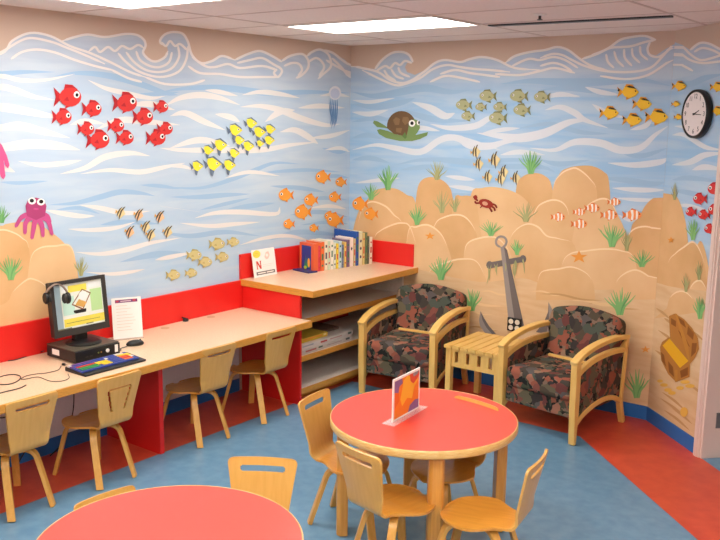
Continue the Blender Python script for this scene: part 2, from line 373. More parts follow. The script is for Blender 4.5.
STR = {'L': dict(
 B=[([(-90,80),(-30,76),(0,74),(25,72),(55,72)],4),([(55,76),(80,73),(110,76),(140,84),(165,93),(178,95)],5),([(120,97),(150,95),(180,92)],4),([(0,182),(20,183),(48,181)],3),([(48,205),(75,203),(100,197),(120,192),(140,193),(155,196)],4.5),([(55,210),(80,208),(100,214)],3),([(140,185),(160,186),(180,189)],3),([(160,92),(190,88),(225,88),(270,93),(310,92),(350,93)],5),([(165,187),(200,188),(230,180),(255,170),(275,163),(300,164)],3.5),([(260,173),(285,171),(310,170),(340,172)],3),([(170,197),(200,197),(225,195),(250,194)],4),([(200,210),(225,204),(250,198)],3),([(225,210),(250,206),(275,203)],4),([(270,186),(300,188),(325,192)],3.5),([(300,200),(325,198),(348,200)],3),([(290,215),(320,212),(348,217)],3.5),([(300,225),(330,222),(348,224)],3),([(270,240),(300,232),(348,236)],4),([(160,232),(190,236),(225,232),(260,236)],4),([(100,225),(125,222),(160,224)],4),([(120,262),(160,254),(200,256)],5),([(318,178),(335,176),(349,178)],3),([(322,148),(338,152),(350,150)],3)],
 W=[([(-80,92),(-30,80),(0,76),(20,80),(45,80),(75,74)],3.5),([(-70,100),(-20,92),(0,87),(15,90),(35,97),(55,100)],5),([(88,80),(105,88),(125,93),(150,98),(165,96)],4),([(-60,112),(-20,106),(0,107),(20,110),(45,115),(65,118)],6.5),([(130,105),(150,104),(175,110)],5),([(-40,132),(0,128),(20,126),(45,132),(70,138)],6.5),([(-40,152),(0,148),(30,144),(60,146),(80,150)],7.5),([(95,130),(120,120),(150,122),(180,125)],5),([(70,125),(85,121),(105,124)],4),([(18,161),(40,165),(65,163),(82,160)],4),([(60,174),(85,168),(105,157),(130,153),(150,156)],5),([(80,174),(110,170),(140,172),(165,167),(185,163)],4),([(45,210),(60,213),(80,216),(95,216)],4),([(80,205),(100,208),(125,213),(150,211)],4),([(68,229),(90,230),(115,228),(135,222)],3.5),([(75,252),(100,254),(125,250),(150,243),(180,238)],4),([(155,260),(170,257),(195,252)],3.5),([(85,272),(110,274),(130,272),(145,269)],3),([(165,106),(180,98),(200,95),(220,98),(240,105)],5),([(205,90),(220,92),(238,96)],3.5),([(242,95),(260,92),(280,94),(300,98)],4),([(240,107),(260,106),(280,110),(300,118),(325,125),(340,124)],5),([(215,114),(230,117),(240,122)],4.5),([(265,122),(280,112),(295,110)],5),([(170,116),(185,113),(205,122),(225,130)],5),([(280,132),(295,130),(310,138),(318,144)],5),([(298,108),(320,106),(345,108)],4),([(170,148),(200,140),(230,146)],5),([(310,138),(330,136),(350,130)],3.5),([(320,96),(335,94),(350,97)],3),([(160,148),(180,150),(210,150),(260,150),(290,145),(318,142)],4.5),([(160,166),(180,166),(195,170)],3),([(325,150),(340,148),(350,152)],3),([(195,218),(215,213),(240,212),(275,214),(280,207)],4),([(180,223),(210,226),(235,224),(260,222)],3.5),([(160,206),(200,212)],3),([(240,245),(265,238),(290,236),(315,243)],3),([(310,208),(330,206),(346,209)],3),([(-40,172),(0,168),(15,172)],5),([(225,178),(250,172),(280,176)],3)]),
 'B': dict(
 B=[([(352,92),(375,96),(400,92),(425,88),(450,92),(470,90)],6),([(352,104),(375,107),(400,103),(415,98)],5),([(395,165),(420,160),(450,160),(480,162),(520,160),(550,168)],4),([(352,175),(380,172)],4),([(400,170),(425,167),(450,168)],4),([(440,195),(460,195),(480,196)],3),([(500,84),(530,81),(560,82),(600,82),(640,80),(671,86)],6),([(430,160),(455,162),(500,166),(540,167),(555,172)],4),([(540,160),(560,164),(590,160)],4),([(540,90),(570,88),(600,91),(620,90)],5),([(595,125),(625,127),(660,125)],5),([(600,178),(625,180),(650,184),(667,182)],5),([(540,163),(555,168)],3),([(620,212),(640,214),(660,210)],4),([(352,122),(375,118),(392,121)],4),([(352,138),(368,135),(382,139)],4),([(405,110),(420,116),(440,120),(470,121)],5),([(520,128),(550,124),(580,132),(610,134)],4),([(352,160),(370,158),(390,163)],4),([(615,150),(640,156),(668,148)],4)],
 W=[([(352,100),(370,102),(395,98)],3),([(412,102),(430,108),(445,116),(455,113)],6),([(430,124),(450,128),(475,126),(490,118),(505,116)],5),([(352,150),(375,145),(395,148),(420,152),(440,140),(455,138),(475,142),(500,150)],5),([(480,134),(500,130),(520,128)],3.5),([(355,183),(380,180),(400,178)],3),([(445,176),(460,178),(475,180)],3.5),([(447,186),(465,188),(478,190)],3.5),([(545,98),(560,94),(580,97)],3.5),([(545,110),(560,107),(575,113),(585,120),(608,128)],5),([(477,133),(500,136),(520,138),(545,133),(570,122),(590,120)],7),([(430,143),(445,137),(460,139),(470,145),(490,146),(505,142),(525,140)],6),([(530,148),(555,150),(575,142),(600,143),(620,150),(640,148),(655,135),(668,126)],6),([(585,87),(600,92),(620,95)],4),([(540,100),(555,95),(580,96)],3.5),([(592,104),(605,112),(625,118)],4),([(630,130),(645,126),(652,120)],4),([(608,163),(635,165),(660,162),(667,158)],5),([(612,188),(640,190),(666,190)],4),([(615,198),(640,200),(664,200)],3),([(618,215),(630,220),(640,218)],3),([(352,112),(370,114),(388,110)],4),([(400,132),(420,128),(440,131)],4),([(500,155),(520,152),(545,155)],4)]),
 'A': dict(
 B=[([(672,190),(690,193),(720,200)],4),([(675,80),(690,84),(705,78),(724,74)],5),([(672,110),(685,118),(700,116)],4),([(672,180),(690,178),(722,182)],4)],
 W=[([(672,165),(690,162),(705,155),(725,153)],5),([(692,170),(705,167),(725,170)],4.5),([(672,135),(685,135),(705,147),(722,150)],4),([(674,126),(690,128),(705,134)],3),([(674,205),(690,206),(712,212)],3)])}
for w in STR:
    for key, m, nm in (('B', PB, 'painted_current_line'), ('W', PWB if w != 'L' else PW, 'painted_foam_line')):
        for j, (pts, wd_) in enumerate(STR[w][key]):
            pass
        polys = []
        for j, (pts, wd_) in enumerate(STR[w][key]): polys += [(j, q) for q in ribbon(pts, wd_*1.3)]
        fn, wall = WALLS[w]; bm = new(); FLAT.add(id(bm))
        for mi, pts in polys:
            bm.faces.new([bm.verts.new(fn(x, y, (.0012 if key == 'B' else .0024)+mi*4e-5)) for x, y in pts])
        o = link(nm, bm, m, wall); o['label'] = 'blue painted currents' if key == 'B' else 'white painted wave streaks'

CREST = {'L': [
 [(-120,38),(-50,62),(0,54),(12,41),(30,33),(50,36),(70,46),(90,53),(110,62),(130,72),(145,77)],[(11,59),(22,52),(37,49.5),(55,52.5),(75,60),(95,66),(112,70)],[(-10,58),(5,50),(20,41),(32,38),(52,42),(65,47),(85,55),(105,64)],
 [(62,41),(75,37),(88,34.5),(105,37),(125,34),(137,35),(144,40),(145.5,46),(143,52),(146,57),(152,61),(158,61),(165,57),(168,51)],
 [(88,52),(95,47),(100,52),(108,47),(115,51),(122,46),(130,49),(138,45),(144,48)],[(118,53),(126,62),(140,72),(160,77),(178,72),(186,60),(188,46)],[(126,52),(134,62),(146,70),(160,72),(172,68),(179,57),(178,46)],[(136,51),(140,60),(150,66),(160,67),(169,62),(172,52)],
 [(162,45),(160,41),(163,36),(168,33),(175,32),(183,34),(188,42),(192,55),(201,63),(212,61),(222,56),(235,60)],[(161,42),(166,46),(170,41),(175,46),(180,44),(187,50)],
 [(192,57),(205,66),(215,67),(228,64),(240,68),(262,66),(277,70)],[(188,66),(200,73),(220,74),(240,77),(262,77),(278,77)],[(235,60),(248,54),(260,51),(272,56),(282,62)],[(237,63),(250,60),(262,58),(273,64),(280,68)],[(278,66),(282,71),(278,77),(274,73),(277,69)],
 [(282,61),(290,56),(302,54),(308,60),(308,68),(302,75),(296,78)],[(284,66),(292,63),(299,64),(302,70),(298,76)],[(306,57),(312,52),(320,49.5),(328,54),(331,62),(330,68),(322,75),(318,79)],[(308,62),(316,58),(322,62),(324,68),(319,76)],[(324,50),(333,53),(342,60),(351,66)],[(326,60),(336,66),(350.8,74)],[(332,58),(342,68),(350.8,80)],[(145,77),(165,84),(190,84),(205,80)],[(110,69),(128,78),(142,82)]],
 'B': [
 [(352,66),(362,68),(378,72),(390,80),(402,83),(412,80),(425,71),(435,63),(445,60),(460,62),(470,59),(482,57),(497,60),(515,68),(540,70)],[(375,69),(382,60),(392,53),(402,52),(409,55),(413,62)],[(376,71),(385,66),(390,68),(395,63),(400,65),(405,61),(412,63)],[(384,70),(388,76),(396,81)],[(391,69),(396,76),(404,79)],[(398,67),(401,73),(410,77)],
 [(362,70),(380,79),(395,85),(405,84),(420,78),(433,69),(447,65),(460,67),(475,69),(490,70),(510,72)],[(440,74),(455,70),(470,73),(485,75),(500,77)],[(430,82),(445,76),(462,78),(480,82)],[(495,74),(520,75),(540,71),(555,68),(575,73)],
 [(505,63),(515,56),(530,52),(545,50),(557,47),(568,50),(580,59),(592,66),(610,71)],[(512,66),(528,59),(540,60),(553,57),(565,60),(578,68)],[(540,66),(552,63),(562,65),(572,71)],[(540,58),(552,54),(562,55),(572,60),(585,66),(605,71),(630,72),(650,68),(662,57),(671,46)],[(582,59),(597,54),(610,48),(622,47),(632,46),(645,42),(655,40)],[(590,56),(607,49),(620,40),(632,37),(645,36),(656,40)],[(606,54),(608,62),(614,68)],[(614,51),(617,60),(624,67)],[(624,49),(625,58),(632,66)],[(632,48),(633,56),(640,63)],[(640,46),(641,54),(648,60)],[(650,42),(647.5,49),(650,55),(658,57),(665,53),(671,48)],[(600,76),(625,79),(648,75),(671,60)]],
 'A': [[(672.5,44),(677,43),(684,48),(690,54),(700,60),(712,58),(730,52)],[(672.5,50),(680,53),(690,60),(702,63),(715,62),(728,60)],[(673,60),(682,65),(693,71)],[(690,50),(700,43),(710,44),(720,49),(732,52)],[(694,52),(702,48),(712,50),(722,55)]]}
for w in CREST:
    fn, wall = WALLS[w]; bm = new(); FLAT.add(id(bm))
    for j, pts in enumerate(CREST[w]):
        for q in ribbon(pts, 2.4, False): bm.faces.new([bm.verts.new(snap(w, fn(x, y, .0046+j*5e-5))) for x, y in q])
    link('painted_wave_crest', bm, PWs, wall)['label'] = 'white outlines of the breaking waves'

# --- rocks and sand
PR = [mat('mural_rock_a', (232,192,142), .65, scale=3, rgb2=(224,180,128), spec=.3), mat('mural_rock_b', (228,184,132), .65, scale=3, rgb2=(216,170,116), spec=.3), mat('mural_rock_c', (236,198,150), .65, scale=3, rgb2=(228,186,136), spec=.3)]
PH = mat('mural_rock_highlight', (248,220,180), .65, spec=.3); PD = mat('mural_rock_crease', (204,154,98), .65, spec=.3)
PS = mat('mural_sand', (232,200,158), .65, scale=3, rgb2=(222,184,138), stretch=(1,1,6), spec=.3)
def rock(w, k, pts, hl=None, base=.0026):
    polys = [(0, pts)]
    if hl is not None:
        polys += [(1, q) for q in ribbon(hl, 2.0, True)]
    P2('painted_rock', w, polys, [PR[k % 3], PH], base=base)
bot = lambda a, b: [pix_of(Vector((x, 0, .1))) for x in (b, a)]
# back wall, rear rocks first
def zb(px): return (px, 300)
LAY = [.0065]
def top_of(out):
    ys = [y for x, y in out]; lim = min(ys)+min(22, .5*(max(ys)-min(ys)))
    return [(x, y+1) for x, y in out if y < lim]
def R(w, k, out, hl=True, low=None):
    LAY[0] += .00022
    lo = low if low is not None else 318
    pts = list(out)+[(out[-1][0], lo), ((640 if w == 'A' and out[0][0] < 670 else out[0][0]), lo)]
    P2('painted_rock', w, [(0, pts)]+([(1, q) for q in ribbon(top_of(out), 1.7, True, 2)] if hl else []), [PR[k % 3], PH], base=LAY[0])
sm = lambda pts: [(p.x, p.y) for p in smooth_path([(x, y, 0) for x, y in pts], 4)]
R('B', 0, sm([(352,236),(355,222),(360,208),(367,200),(374,191),(385,188),(397,189),(407,195),(415,201),(420,240)]), False)
R('B', 1, sm([(412,240),(416,198),(420,182),(430,177),(442,180),(450,188),(453,200),(460,240)]), False)
R('B', 1, sm([(515,240),(516,190),(522,177),(534,173),(545,176),(552,187),(558,230)]), False)
R('B', 2, sm([(470,240),(471,194),(482,188),(495,187),(512,191),(525,199),(533,212),(536,240)]), False)
R('B', 0, sm([(448,250),(454,200),(462,196),(470,196),(476,200),(482,240)]), False)
R('B', 1, sm([(552,230),(553,192),(560,173),(568,168),(577,166),(592,166),(604,172),(609,182),(612,230)]), False)
R('B', 0, sm([(550,232),(553,188),(560,174),(570,168),(578,168),(590,178),(597,192),(596,232)]), True)
R('B', 1, sm([(630,240),(632,225),(639,217),(645,206),(652,199),(660,196),(668,195)]), False)
R('B', 0, sm([(530,250),(532,222),(537,207),(545,201),(555,199),(564,203),(569,215),(572,250)]), True)
R('B', 2, sm([(570,252),(576,222),(585,207),(597,199),(606,198),(612,203),(618,215),(624,228),(632,250)]), True)
R('B', 0, sm([(356,250),(360,214),(370,201),(385,205),(394,214),(402,222),(412,250)]), True)
R('B', 1, sm([(424,270),(434,226),(445,216),(460,214),(470,221),(477,236),(482,270)]), True)
R('B', 1, sm([(366,270),(374,238),(380,230),(392,224),(402,222),(410,226),(418,250)]), True)
R('B', 2, sm([(402,290),(408,232),(416,226),(428,224),(440,232),(447,245),(452,262),(456,290)]), True)
R('B', 0, sm([(500,290),(508,245),(515,230),(527,223),(538,226),(547,235),(560,238),(575,246),(584,290)]), True)
R('B', 2, sm([(460,290),(464,254),(468,242),(480,237),(494,236),(504,243),(512,258),(520,290)]), True)
R('B', 1, sm([(618,300),(624,250),(630,232),(640,226),(652,227),(660,236),(664,300)]), True)
R('B', 2, sm([(556,300),(562,264),(570,253),(585,250),(605,248),(622,250),(634,258),(642,300)]), True)
R('B', 0, sm([(425,300),(430,270),(445,262),(462,258),(478,262),(490,290)]), True)
R('B', 1, sm([(354,300),(362,262),(380,252),(398,250),(412,262),(424,290)]), True)
LAY[0] += .0003
sand = sm([(352,262),(400,266),(430,272),(480,282),(520,278),(540,283),(560,286),(600,290),(630,288),(650,292),(658.5,292)])
P2('painted_sand', 'B', [(0, sand+[pix_of(Vector((W-.0005,0,.1))), pix_of(Vector((.0005,0,.1)))])], [PS], base=LAY[0])
R('B', 0, sm([(536,290),(540,273),(548,269),(558,268),(572,266),(586,272),(593,282),(595,296)]), True, 300)
R('B', 2, sm([(612,300),(616,282),(624,273),(636,269),(648,275),(656,284),(660,292)]), True, 300)
# chamfered wall rocks
LAY[0] = .0065
R('A', 1, sm([(667.5,195),(672,194.5),(677,197),(682,208),(686,224),(688,242)]), False, 300)
R('A', 0, sm([(694,262),(697,246),(701,241),(705,250),(708,264),(712,290)]), False, 300)
R('A', 1, sm([(664,290),(668,262),(676,252),(684,246),(692,241),(698,246),(704,262),(708,290)]), True, 310)
R('A', 2, sm([(688,300),(690,288),(695,281),(701,280),(706,288),(710,300)]), True, 310)
LAY[0] += .0003
P2('painted_sand', 'A', [(0, [(650,280),(668,286),(680,288),(697,290),(710,292)]+[pix_of(along(.628,.1)), pix_of(along(.0005,.1))])], [PS], base=LAY[0])
R('A', 0, sm([(667,308),(670,297),(677,291),(685,291),(693,298),(700,306)]), True, 312)
# left wall rocks
LAY[0] = .0065
zl = 322
R('L', 0, sm([(-60,240),(-30,228),(0,226),(6,224),(20,222),(36,223),(54,234),(65,244),(72,255),(77,270),(80,296)]), False, 330)
R('L', 1, sm([(-50,250),(-20,236),(0,229),(12,231),(22,237),(29,248),(32,300)]), True, 330)
R('L', 2, sm([(26,290),(31,257),(40,247),(55,245),(70,245),(76,262),(80,290)]), True, 330)
R('L', 0, sm([(-40,310),(-10,308),(7,302),(13,291),(25,280),(33,278),(46,286),(56,310)]), True, 336)
# trim the left rocks where the red board hides them is done by the board itself
# sand ripples
rip = []
for i in range(42):
    x = random.uniform(358, 640); y = random.uniform(284+.0*x, 392); L_ = random.uniform(25, 70)
    if x+L_ > 652: continue
    sl = .05+.0006*(y-200)
    rip.append((random.choice((0,0,1)), [(x,y),(x+L_*.33,y+L_*.33*sl-1.5),(x+L_*.66,y+L_*.66*sl+1),(x+L_,y+L_*sl)], random.uniform(1.5,3.2)))
polys = []
for i, (mi, p, w_) in enumerate(rip): polys += [(mi, q, i) for q in ribbon(p, w_)]
fn, wall = WALLS['B']; bm = new(); FLAT.add(id(bm))
for mi, q, i in polys: bm.faces.new([bm.verts.new(fn(x, y, .0128+i*4e-5)) for x, y in q]).material_index = mi
link('painted_sand_ripple', bm, [mat('mural_ripple_light', (238,204,156), .65, spec=.3), mat('mural_ripple_dark', (206,160,108), .65, spec=.3)], wall)
bm = new(); FLAT.add(id(bm))
for i, (x, y, l) in enumerate([(658,330,20),(655,350,14),(662,392,24),(660,398,30),(664,410,26),(672,408,20),(690,385,12),(656,308,14),(690,330,14),(664,318,8)]):
    for q in ribbon([(x,y),(x+l*.5,y+l*.35),(x+l,y+l*.8)], 2.4): bm.faces.new([bm.verts.new(on_angled(a, b, .0128+i*5e-5)) for a, b in q])
link('painted_sand_ripple', bm, MATS['mural_ripple_dark'], wall_angled)

# --- seaweed
G1 = mat('mural_green', (136,192,120), .6, spec=.3); G1d = mat('mural_dark_green', (108,170,104), .6, spec=.3)
G2 = mat('mural_olive', (176,176,122), .6, spec=.3); G2d = mat('mural_dark_olive', (154,156,104), .6, spec=.3)
def weed(w, x, y, h, hw, olive=False, n=11):
    polys = []
    for i in range(n):
        a = (i/(n-1)-.5)*2; a += random.uniform(-.08, .08); l = h*(1-.35*abs(a)**1.5)*random.uniform(.8, 1.05)
        p = [(x+a*hw*.12, y), (x+a*hw*.3, y-l*.4), (x+a*hw*.72, y-l*.72), (x+a*hw+random.uniform(-.8,.8), y-l)]
        P = smooth_path([(q[0], q[1], 0) for q in p], 4); mi = random.choice((0, 0, 1)); m = len(P); wd_ = max(.7, h*.042)*(.75 if olive else 1)
        for k in range(m-1):
            def e(j):
                d = (P[min(j+1,m-1)]-P[max(j-1,0)]).normalized(); nn = Vector((-d.y, d.x, 0)); ww = wd_*(1-.85*(j/(m-1))**1.5)
                return P[j]+nn*ww, P[j]-nn*ww
            a1, b1 = e(k); a2, b2 = e(k+1)
            polys.append((mi, [(a1.x,a1.y),(a2.x,a2.y),(b2.x,b2.y),(b1.x,b1.y)]))
    fn, wall = WALLS[w]; bm = new(); FLAT.add(id(bm))
    for i, (mi, pts) in enumerate(polys): bm.faces.new([bm.verts.new(fn(a, b, .0152+.00003*i)) for a, b in pts]).material_index = mi
    o = link('painted_seaweed', bm, [G2, G2d] if olive else [G1, G1d], wall)
    o['label'] = 'olive painted seaweed tuft' if olive else 'green painted seaweed tuft'
for a in [(388,190,25,11),(371,200,17,9),(417,225,21,9),(491,236,17,11),(441,280,26,12),(472,311,25,11),(531,174,25,12),(517,255,16,7),(612,247,26,14),(642,267,18,13),(620,315,29,15),(637,398,29,13),(560,334,18,10)]: weed('B', *a)
for a in [(437,180,20,10),(442,213,23,9),(455,212,17,6),(526,222,21,12),(627,251,22,6)]: weed('B', *a, olive=True)
for a in [(693,240,22,7),(700,319,25,7)]: weed('A', *a, n=9)
for a in [(674.5,200,17,4),(686,292,20,4),(699,280,20,4)]: weed('A', *a, olive=True, n=7)
for a in [(11,280,26,13),(2,223,18,8)]: weed('L', *a)
weed('L', 81, 276, 20, 8, olive=True)

# --- fish
def C(n, rgb): return mat('mural_'+n, rgb, .6, spec=.3)
EW, EP = C('eye_white', (250,248,244)), C('eye_black', (22,20,22))
FN = [0]
def fish(kind, w, cx, cy, L, face=1, rot=0):
    body = lambda rx, ry: ell(.08, 0, rx, ry, 18)
    tail = [(-.2,.02),(-.5,.26),(-.42,0),(-.5,-.26),(-.2,-.02)]
    if kind == 'red':
        ms = [C('fish_red',(214,54,52)), C('fish_dark_red',(180,34,42)), EW, EP]
        pl = [(1,[(-.22,.06),(-.5,.34),(-.42,0),(-.5,-.34),(-.22,-.06)]),(1,[(-.15,.22),(-.1,.44),(.15,.42),(.34,.26),(.1,.2)]),(1,[(-.05,-.25),(-.12,-.42),(.12,-.3)]),(0,body(.38,.33)),(1,[(-.02,.02),(-.16,-.12),(.04,-.14)]),(2,ell(.3,.08,.105,.12,12)),(3,ell(.31,.07,.055,.065,10))]
        lab = 'red painted fish with a big white eye'
    elif kind == 'orange':
        ms = [C('fish_orange',(250,164,66)), C('fish_deep_orange',(240,142,44)), EW, EP]
        pl = [(1,[(-.2,.05),(-.5,.28),(-.4,0),(-.5,-.3),(-.2,-.05)]),(1,[(-.15,.25),(-.05,.46),(.2,.36),(.1,.22)]),(1,[(-.1,-.25),(-.1,-.46),(.12,-.32)]),(0,body(.38,.36)),(2,ell(.27,.06,.085,.095,10)),(3,ell(.28,.05,.05,.06,8))]
        lab = 'orange painted fish'
    elif kind == 'olive' or kind == 'khaki':
        c = (176,176,134) if kind == 'olive' else (206,196,138)
        d = (132,134,92) if kind == 'olive' else (182,168,104)
        ms = [C('fish_'+kind, c), C('fish_dark_'+kind, d), EW, EP]
        pl = [(1,[(-.24,.05),(-.5,.26),(-.42,0),(-.5,-.3),(-.24,-.05)]),(1,[(-.2,.18),(-.1,.38),(.2,.34),(.3,.2)]),(1,[(-.12,-.2),(-.16,-.4),(.12,-.3)]),(0,body(.4,.28)),(1,[(-.05,.02),(-.2,-.08),(0,-.12)]),(2,ell(.31,.05,.06,.07,8)),(3,ell(.32,.05,.035,.04,8))]
        lab = kind+' painted fish'
    elif kind == 'tang':
        ms = [C('fish_yellow',(246,228,66)), C('fish_slate',(104,120,142)), EW, EP]
        pl = [(1,[(-.3,.1),(-.62,.42),(-.52,.1),(-.5,-.2),(-.26,0)]),(1,[(-.32,.5),(.1,.56),(.48,.18),(.5,.04),(.1,.36)]),(1,[(-.26,.0),(-.2,-.62),(-.08,-.72),(.06,-.34),(.3,-.12)]),(0,[(-.34,.12),(-.3,.42),(.02,.46),(.34,.2),(.54,0),(.3,-.16),(.02,-.36),(-.22,-.2)]),(2,ell(.26,.08,.07,.08,8)),(3,ell(.27,.08,.04,.05,8))]
        lab = 'yellow painted fish with grey fin edges'
    elif kind in ('striped', 'stripedpink'):
        ms = [C('fish_'+kind,(232,214,160) if kind == 'striped' else (244,196,152)), C('fish_stripe',(96,82,64)), C('fish_gold',(230,176,80))]
        pl = [(0,[(-.36,.05),(-.2,.36),(.1,.5),(.2,.3),(.42,0),(.2,-.28),(.08,-.5),(-.2,-.36)]),(2,[(-.36,.05),(-.52,.2),(-.5,-.16),(-.36,-.04)]),
              (1,[(-.02,-.72),(-.12,-.3),(-.1,.2),(.14,.62),(.26,.66),(.06,.2),(.02,-.3)]),(1,[(-.3,-.42),(-.34,0),(-.22,.34),(.0,.62),(-.14,.2),(-.2,-.1)])]
        lab = 'small striped painted fish'
    elif kind == 'clown':
        ms = [C('fish_clown',(244,150,84)), C('fish_band',(250,244,236)), C('fish_amber',(226,120,56)), EP]
        pl = [(2,[(-.26,.04),(-.5,.2),(-.44,0),(-.5,-.2),(-.26,-.04)]),(2,[(-.16,.18),(0,.34),(.26,.24),(.2,.14)]),(2,[(-.1,-.18),(-.06,-.32),(.14,-.22)]),(0,body(.4,.24)),(1,[(.2,.24),(.28,.2),(.3,0),(.28,-.2),(.18,-.25),(.2,0)]),(1,[(-.08,.24),(.06,.26),(.08,0),(.06,-.26),(-.06,-.24),(-.02,0)]),(1,[(-.3,.12),(-.22,.16),(-.2,0),(-.22,-.16),(-.3,-.1)]),(3,ell(.38,.04,.03,.04,8))]
        lab = 'orange and white banded painted fish'
    else:
        ms = [C('fish_gold_yellow',(244,196,52)), C('fish_back',(58,46,30)), C('fish_fin',(224,152,40)), EP]
        pl = [(2,[(-.24,.04),(-.5,.24),(-.42,0),(-.5,-.26),(-.24,-.04)]),(2,[(-.18,.2),(-.08,.36),(.2,.34),(.3,.18)]),(2,[(-.1,-.2),(-.08,-.36),(.14,-.26)]),(0,[(-.3,0),(-.16,.22),(.1,.28),(.34,.16),(.5,.0),(.34,-.18),(.1,-.28),(-.16,-.2)]),(1,[(-.08,.25),(.06,.3),(.26,.24),(.38,.14),(.2,.17),(.04,.2)]),(1,[(-.44,.18),(-.36,.1),(-.4,.02),(-.47,.04)]),(3,ell(.34,.04,.03,.04,8))]
        lab = 'yellow painted fish with a dark back'
    out = []
    for mi, pts in pl:
        q = []
        for x, y in pts:
            X, Y = x*cos(rot)-y*sin(rot), x*sin(rot)+y*cos(rot)
            q.append((cx+face*X*L, cy-Y*L))
        out.append((mi, q))
    nm = {'red':'painted_red_fish','orange':'painted_orange_fish','olive':'painted_olive_fish','khaki':'painted_khaki_fish','tang':'painted_yellow_fish','striped':'painted_striped_fish','stripedpink':'painted_striped_fish','clown':'painted_banded_fish','gold':'painted_golden_fish'}[kind]
    FN[0] += 1; P2(nm, w, out, ms, lab, base=.0205+(FN[0] % 4)*.0011)
for x, y, l in [(68,97,29),(92,109,21),(125,103,26),(161,107,16),(62,117,21),(143,117,22),(86,129,18),(116,126,18),(165,129,17),(98,140,25),(125,138,19),(156,138,21)]: fish('red','L',x,y,l)
for x, y, l in [(286,195,16),(323,177,16),(311,200,15),(303,212,18),(289,224,12),(314,228,10),(341,182,12),(335,197,13),(330,216,12),(335,220,18)]: fish('orange','L',x,y,l,-1)
for x, y, l in [(360,204,17),(371,214,15)]: fish('orange','B',x,y,l,-1)
for x, y, l in [(251,124,12),(235,131,14),(259,133,13),(270,130,11),(239,141,11),(269,141,11),(260,144,8),(248,147,12),(220,146,14),(208,151,11),(234,154,11),(197,167,12),(213,165,16),(229,166,13)]: fish('tang','L',x,y,l,1,.1)
for x, y, l in [(217,244,17),(233,242,13),(222,257,14),(194,255,16),(205,262,15),(191,273,13),(173,275,15)]: fish('khaki','L',x,y,l)
for x, y, k in [(121,213,0),(139,215,1),(160,217,1),(130,232,1),(146,227,0),(151,235,0),(168,232,0)]: fish('stripedpink' if k else 'striped','L',x,y,11,1,-.25)
for x, y in [(476,152),(479,164),(495,160),(488,177),(504,172),(501,179),(516,178)]: fish('striped','B',x,y,11 if x != 495 else 13,1,.12)
for x, y, l in [(464,105,17),(488,96,18),(519,96,19),(542,97,17),(481,107,12),(500,107,14),(468,116,14),(498,118,19),(522,110,18)]: fish('olive','B',x,y,l,-1)
for x, y, l in [(558,217,15),(579,212,13),(592,208,16),(614,202,14),(579,224,17),(609,215,18),(632,215,20)]: fish('clown','B',x,y,l)
for x, y, l in [(628,92,22),(642,104,20),(609,113,20),(632,120,20),(656.5,117,24)]: fish('gold','B',x,y,l)
for x, y, l in [(679,86,15),(675.5,104,9),(678,117,9),(717,87,15),(717,111,14)]: fish('gold','A',x,y,l)
for x, y, l in [(700,199,15),(715,189,16),(691,212,12),(704,215,13),(715,210,15),(710,229,13)]: fish('red','A',x,y,l,-1)

# --- turtle, octopus, jellyfish, crab, starfish, anchor, chest
P2('painted_turtle', 'B', [
 (1,[(385,128),(377,127),(373,123),(374,120.5),(378,121.5),(384,125),(390,129)]),(1,[(377,130),(380,129),(388,131),(398,135),(404,132),(412,127),(416,135),(428,132),(427,135.5),(420,139),(412,141),(400,141),(386,138),(379,134)]),
 (0,[(387,128)]+ell(401.5,126,14.5,15,16,pi,2*pi)+[(415,134),(404,136),(394,134)]),
 (3,[(393,120),(396,117),(400,119),(399,125),(395,125)]),(3,[(403,117),(408,117),(410,122),(405,125),(402,121)]),(3,[(396,128),(402,128),(401,133),(396,132)]),
 (1,[(409,124),(414,119),(419,121),(420,128),(417,133),(412,138),(406,138),(408,130)]),(2,[(402,136),(405,132),(407,137),(405,139)]),
 (4,ell(412,123.3,3.3,3.5,12)),(5,ell(412,123.2,1.7,1.9,10)),(4,ell(418.3,122.8,1.6,2.4,10)),(5,ell(419,122.6,.9,1.7,8))],
 [C('shell_brown',(112,86,58)), C('turtle_green',(122,150,92)), C('turtle_dark',(98,128,70)), C('shell_line',(136,106,72)), EW, EP], 'brown shelled green painted turtle', base=.0205)
def tent(pts, w0, w1):
    P = smooth_path([(a, b, 0) for a, b in pts], 5); n = len(P); L_, R_ = [], []
    for i, p in enumerate(P):
        d = (P[min(i+1,n-1)]-P[max(i-1,0)]).normalized(); nn = Vector((-d.y, d.x, 0)); w_ = w0+(w1-w0)*i/(n-1)
        L_.append((p.x+nn.x*w_, p.y+nn.y*w_)); R_.append((p.x-nn.x*w_, p.y-nn.y*w_))
    tip = P[-1]+(P[-1]-P[-2]).normalized()*w1
    return L_+[(tip.x, tip.y)]+R_[::-1]
P2('painted_octopus', 'L', [(1, tent(p, 3, 1.7)) for p in ([(31,214),(22,217),(16,226)],[(33,216),(26,222),(25,233)],[(36,217),(34,226),(32,238)],[(38,217),(42,226),(43,236)],[(40,216),(48,221),(52,234)],[(40,214),(47,216),(50,222)])]+
 [(0,[(27,216),(25.5,206),(28,200),(36,197.5),(44,200),(46.5,206),(45,216),(36,220)]),(2,ell(32,201,4,3.5,12)),(3,ell(31.8,200.6,2.2,2,10)),(2,ell(41,202,4,3.5,12)),(3,ell(41.2,201.6,2.2,2,10)),(1,ell(36,209,3,1,8))],
 [C('octopus_magenta',(172,66,116)), C('octopus_pink',(198,84,140)), EW, EP], 'magenta painted octopus sitting on a rock', base=.0205)
P2('painted_sea_creature', 'L', [(0,[(-14,150),(-10,143),(-3,140),(2,145),(7,156),(9.5,165),(8,168.5),(5.5,166),(3.5,160),(5.5,176),(3.5,179.5),(1,177),(-3,166),(-8,170),(-12,162)])], [C('creature_pink',(216,92,146))], 'pink painted sea creature at the edge', base=.0205)
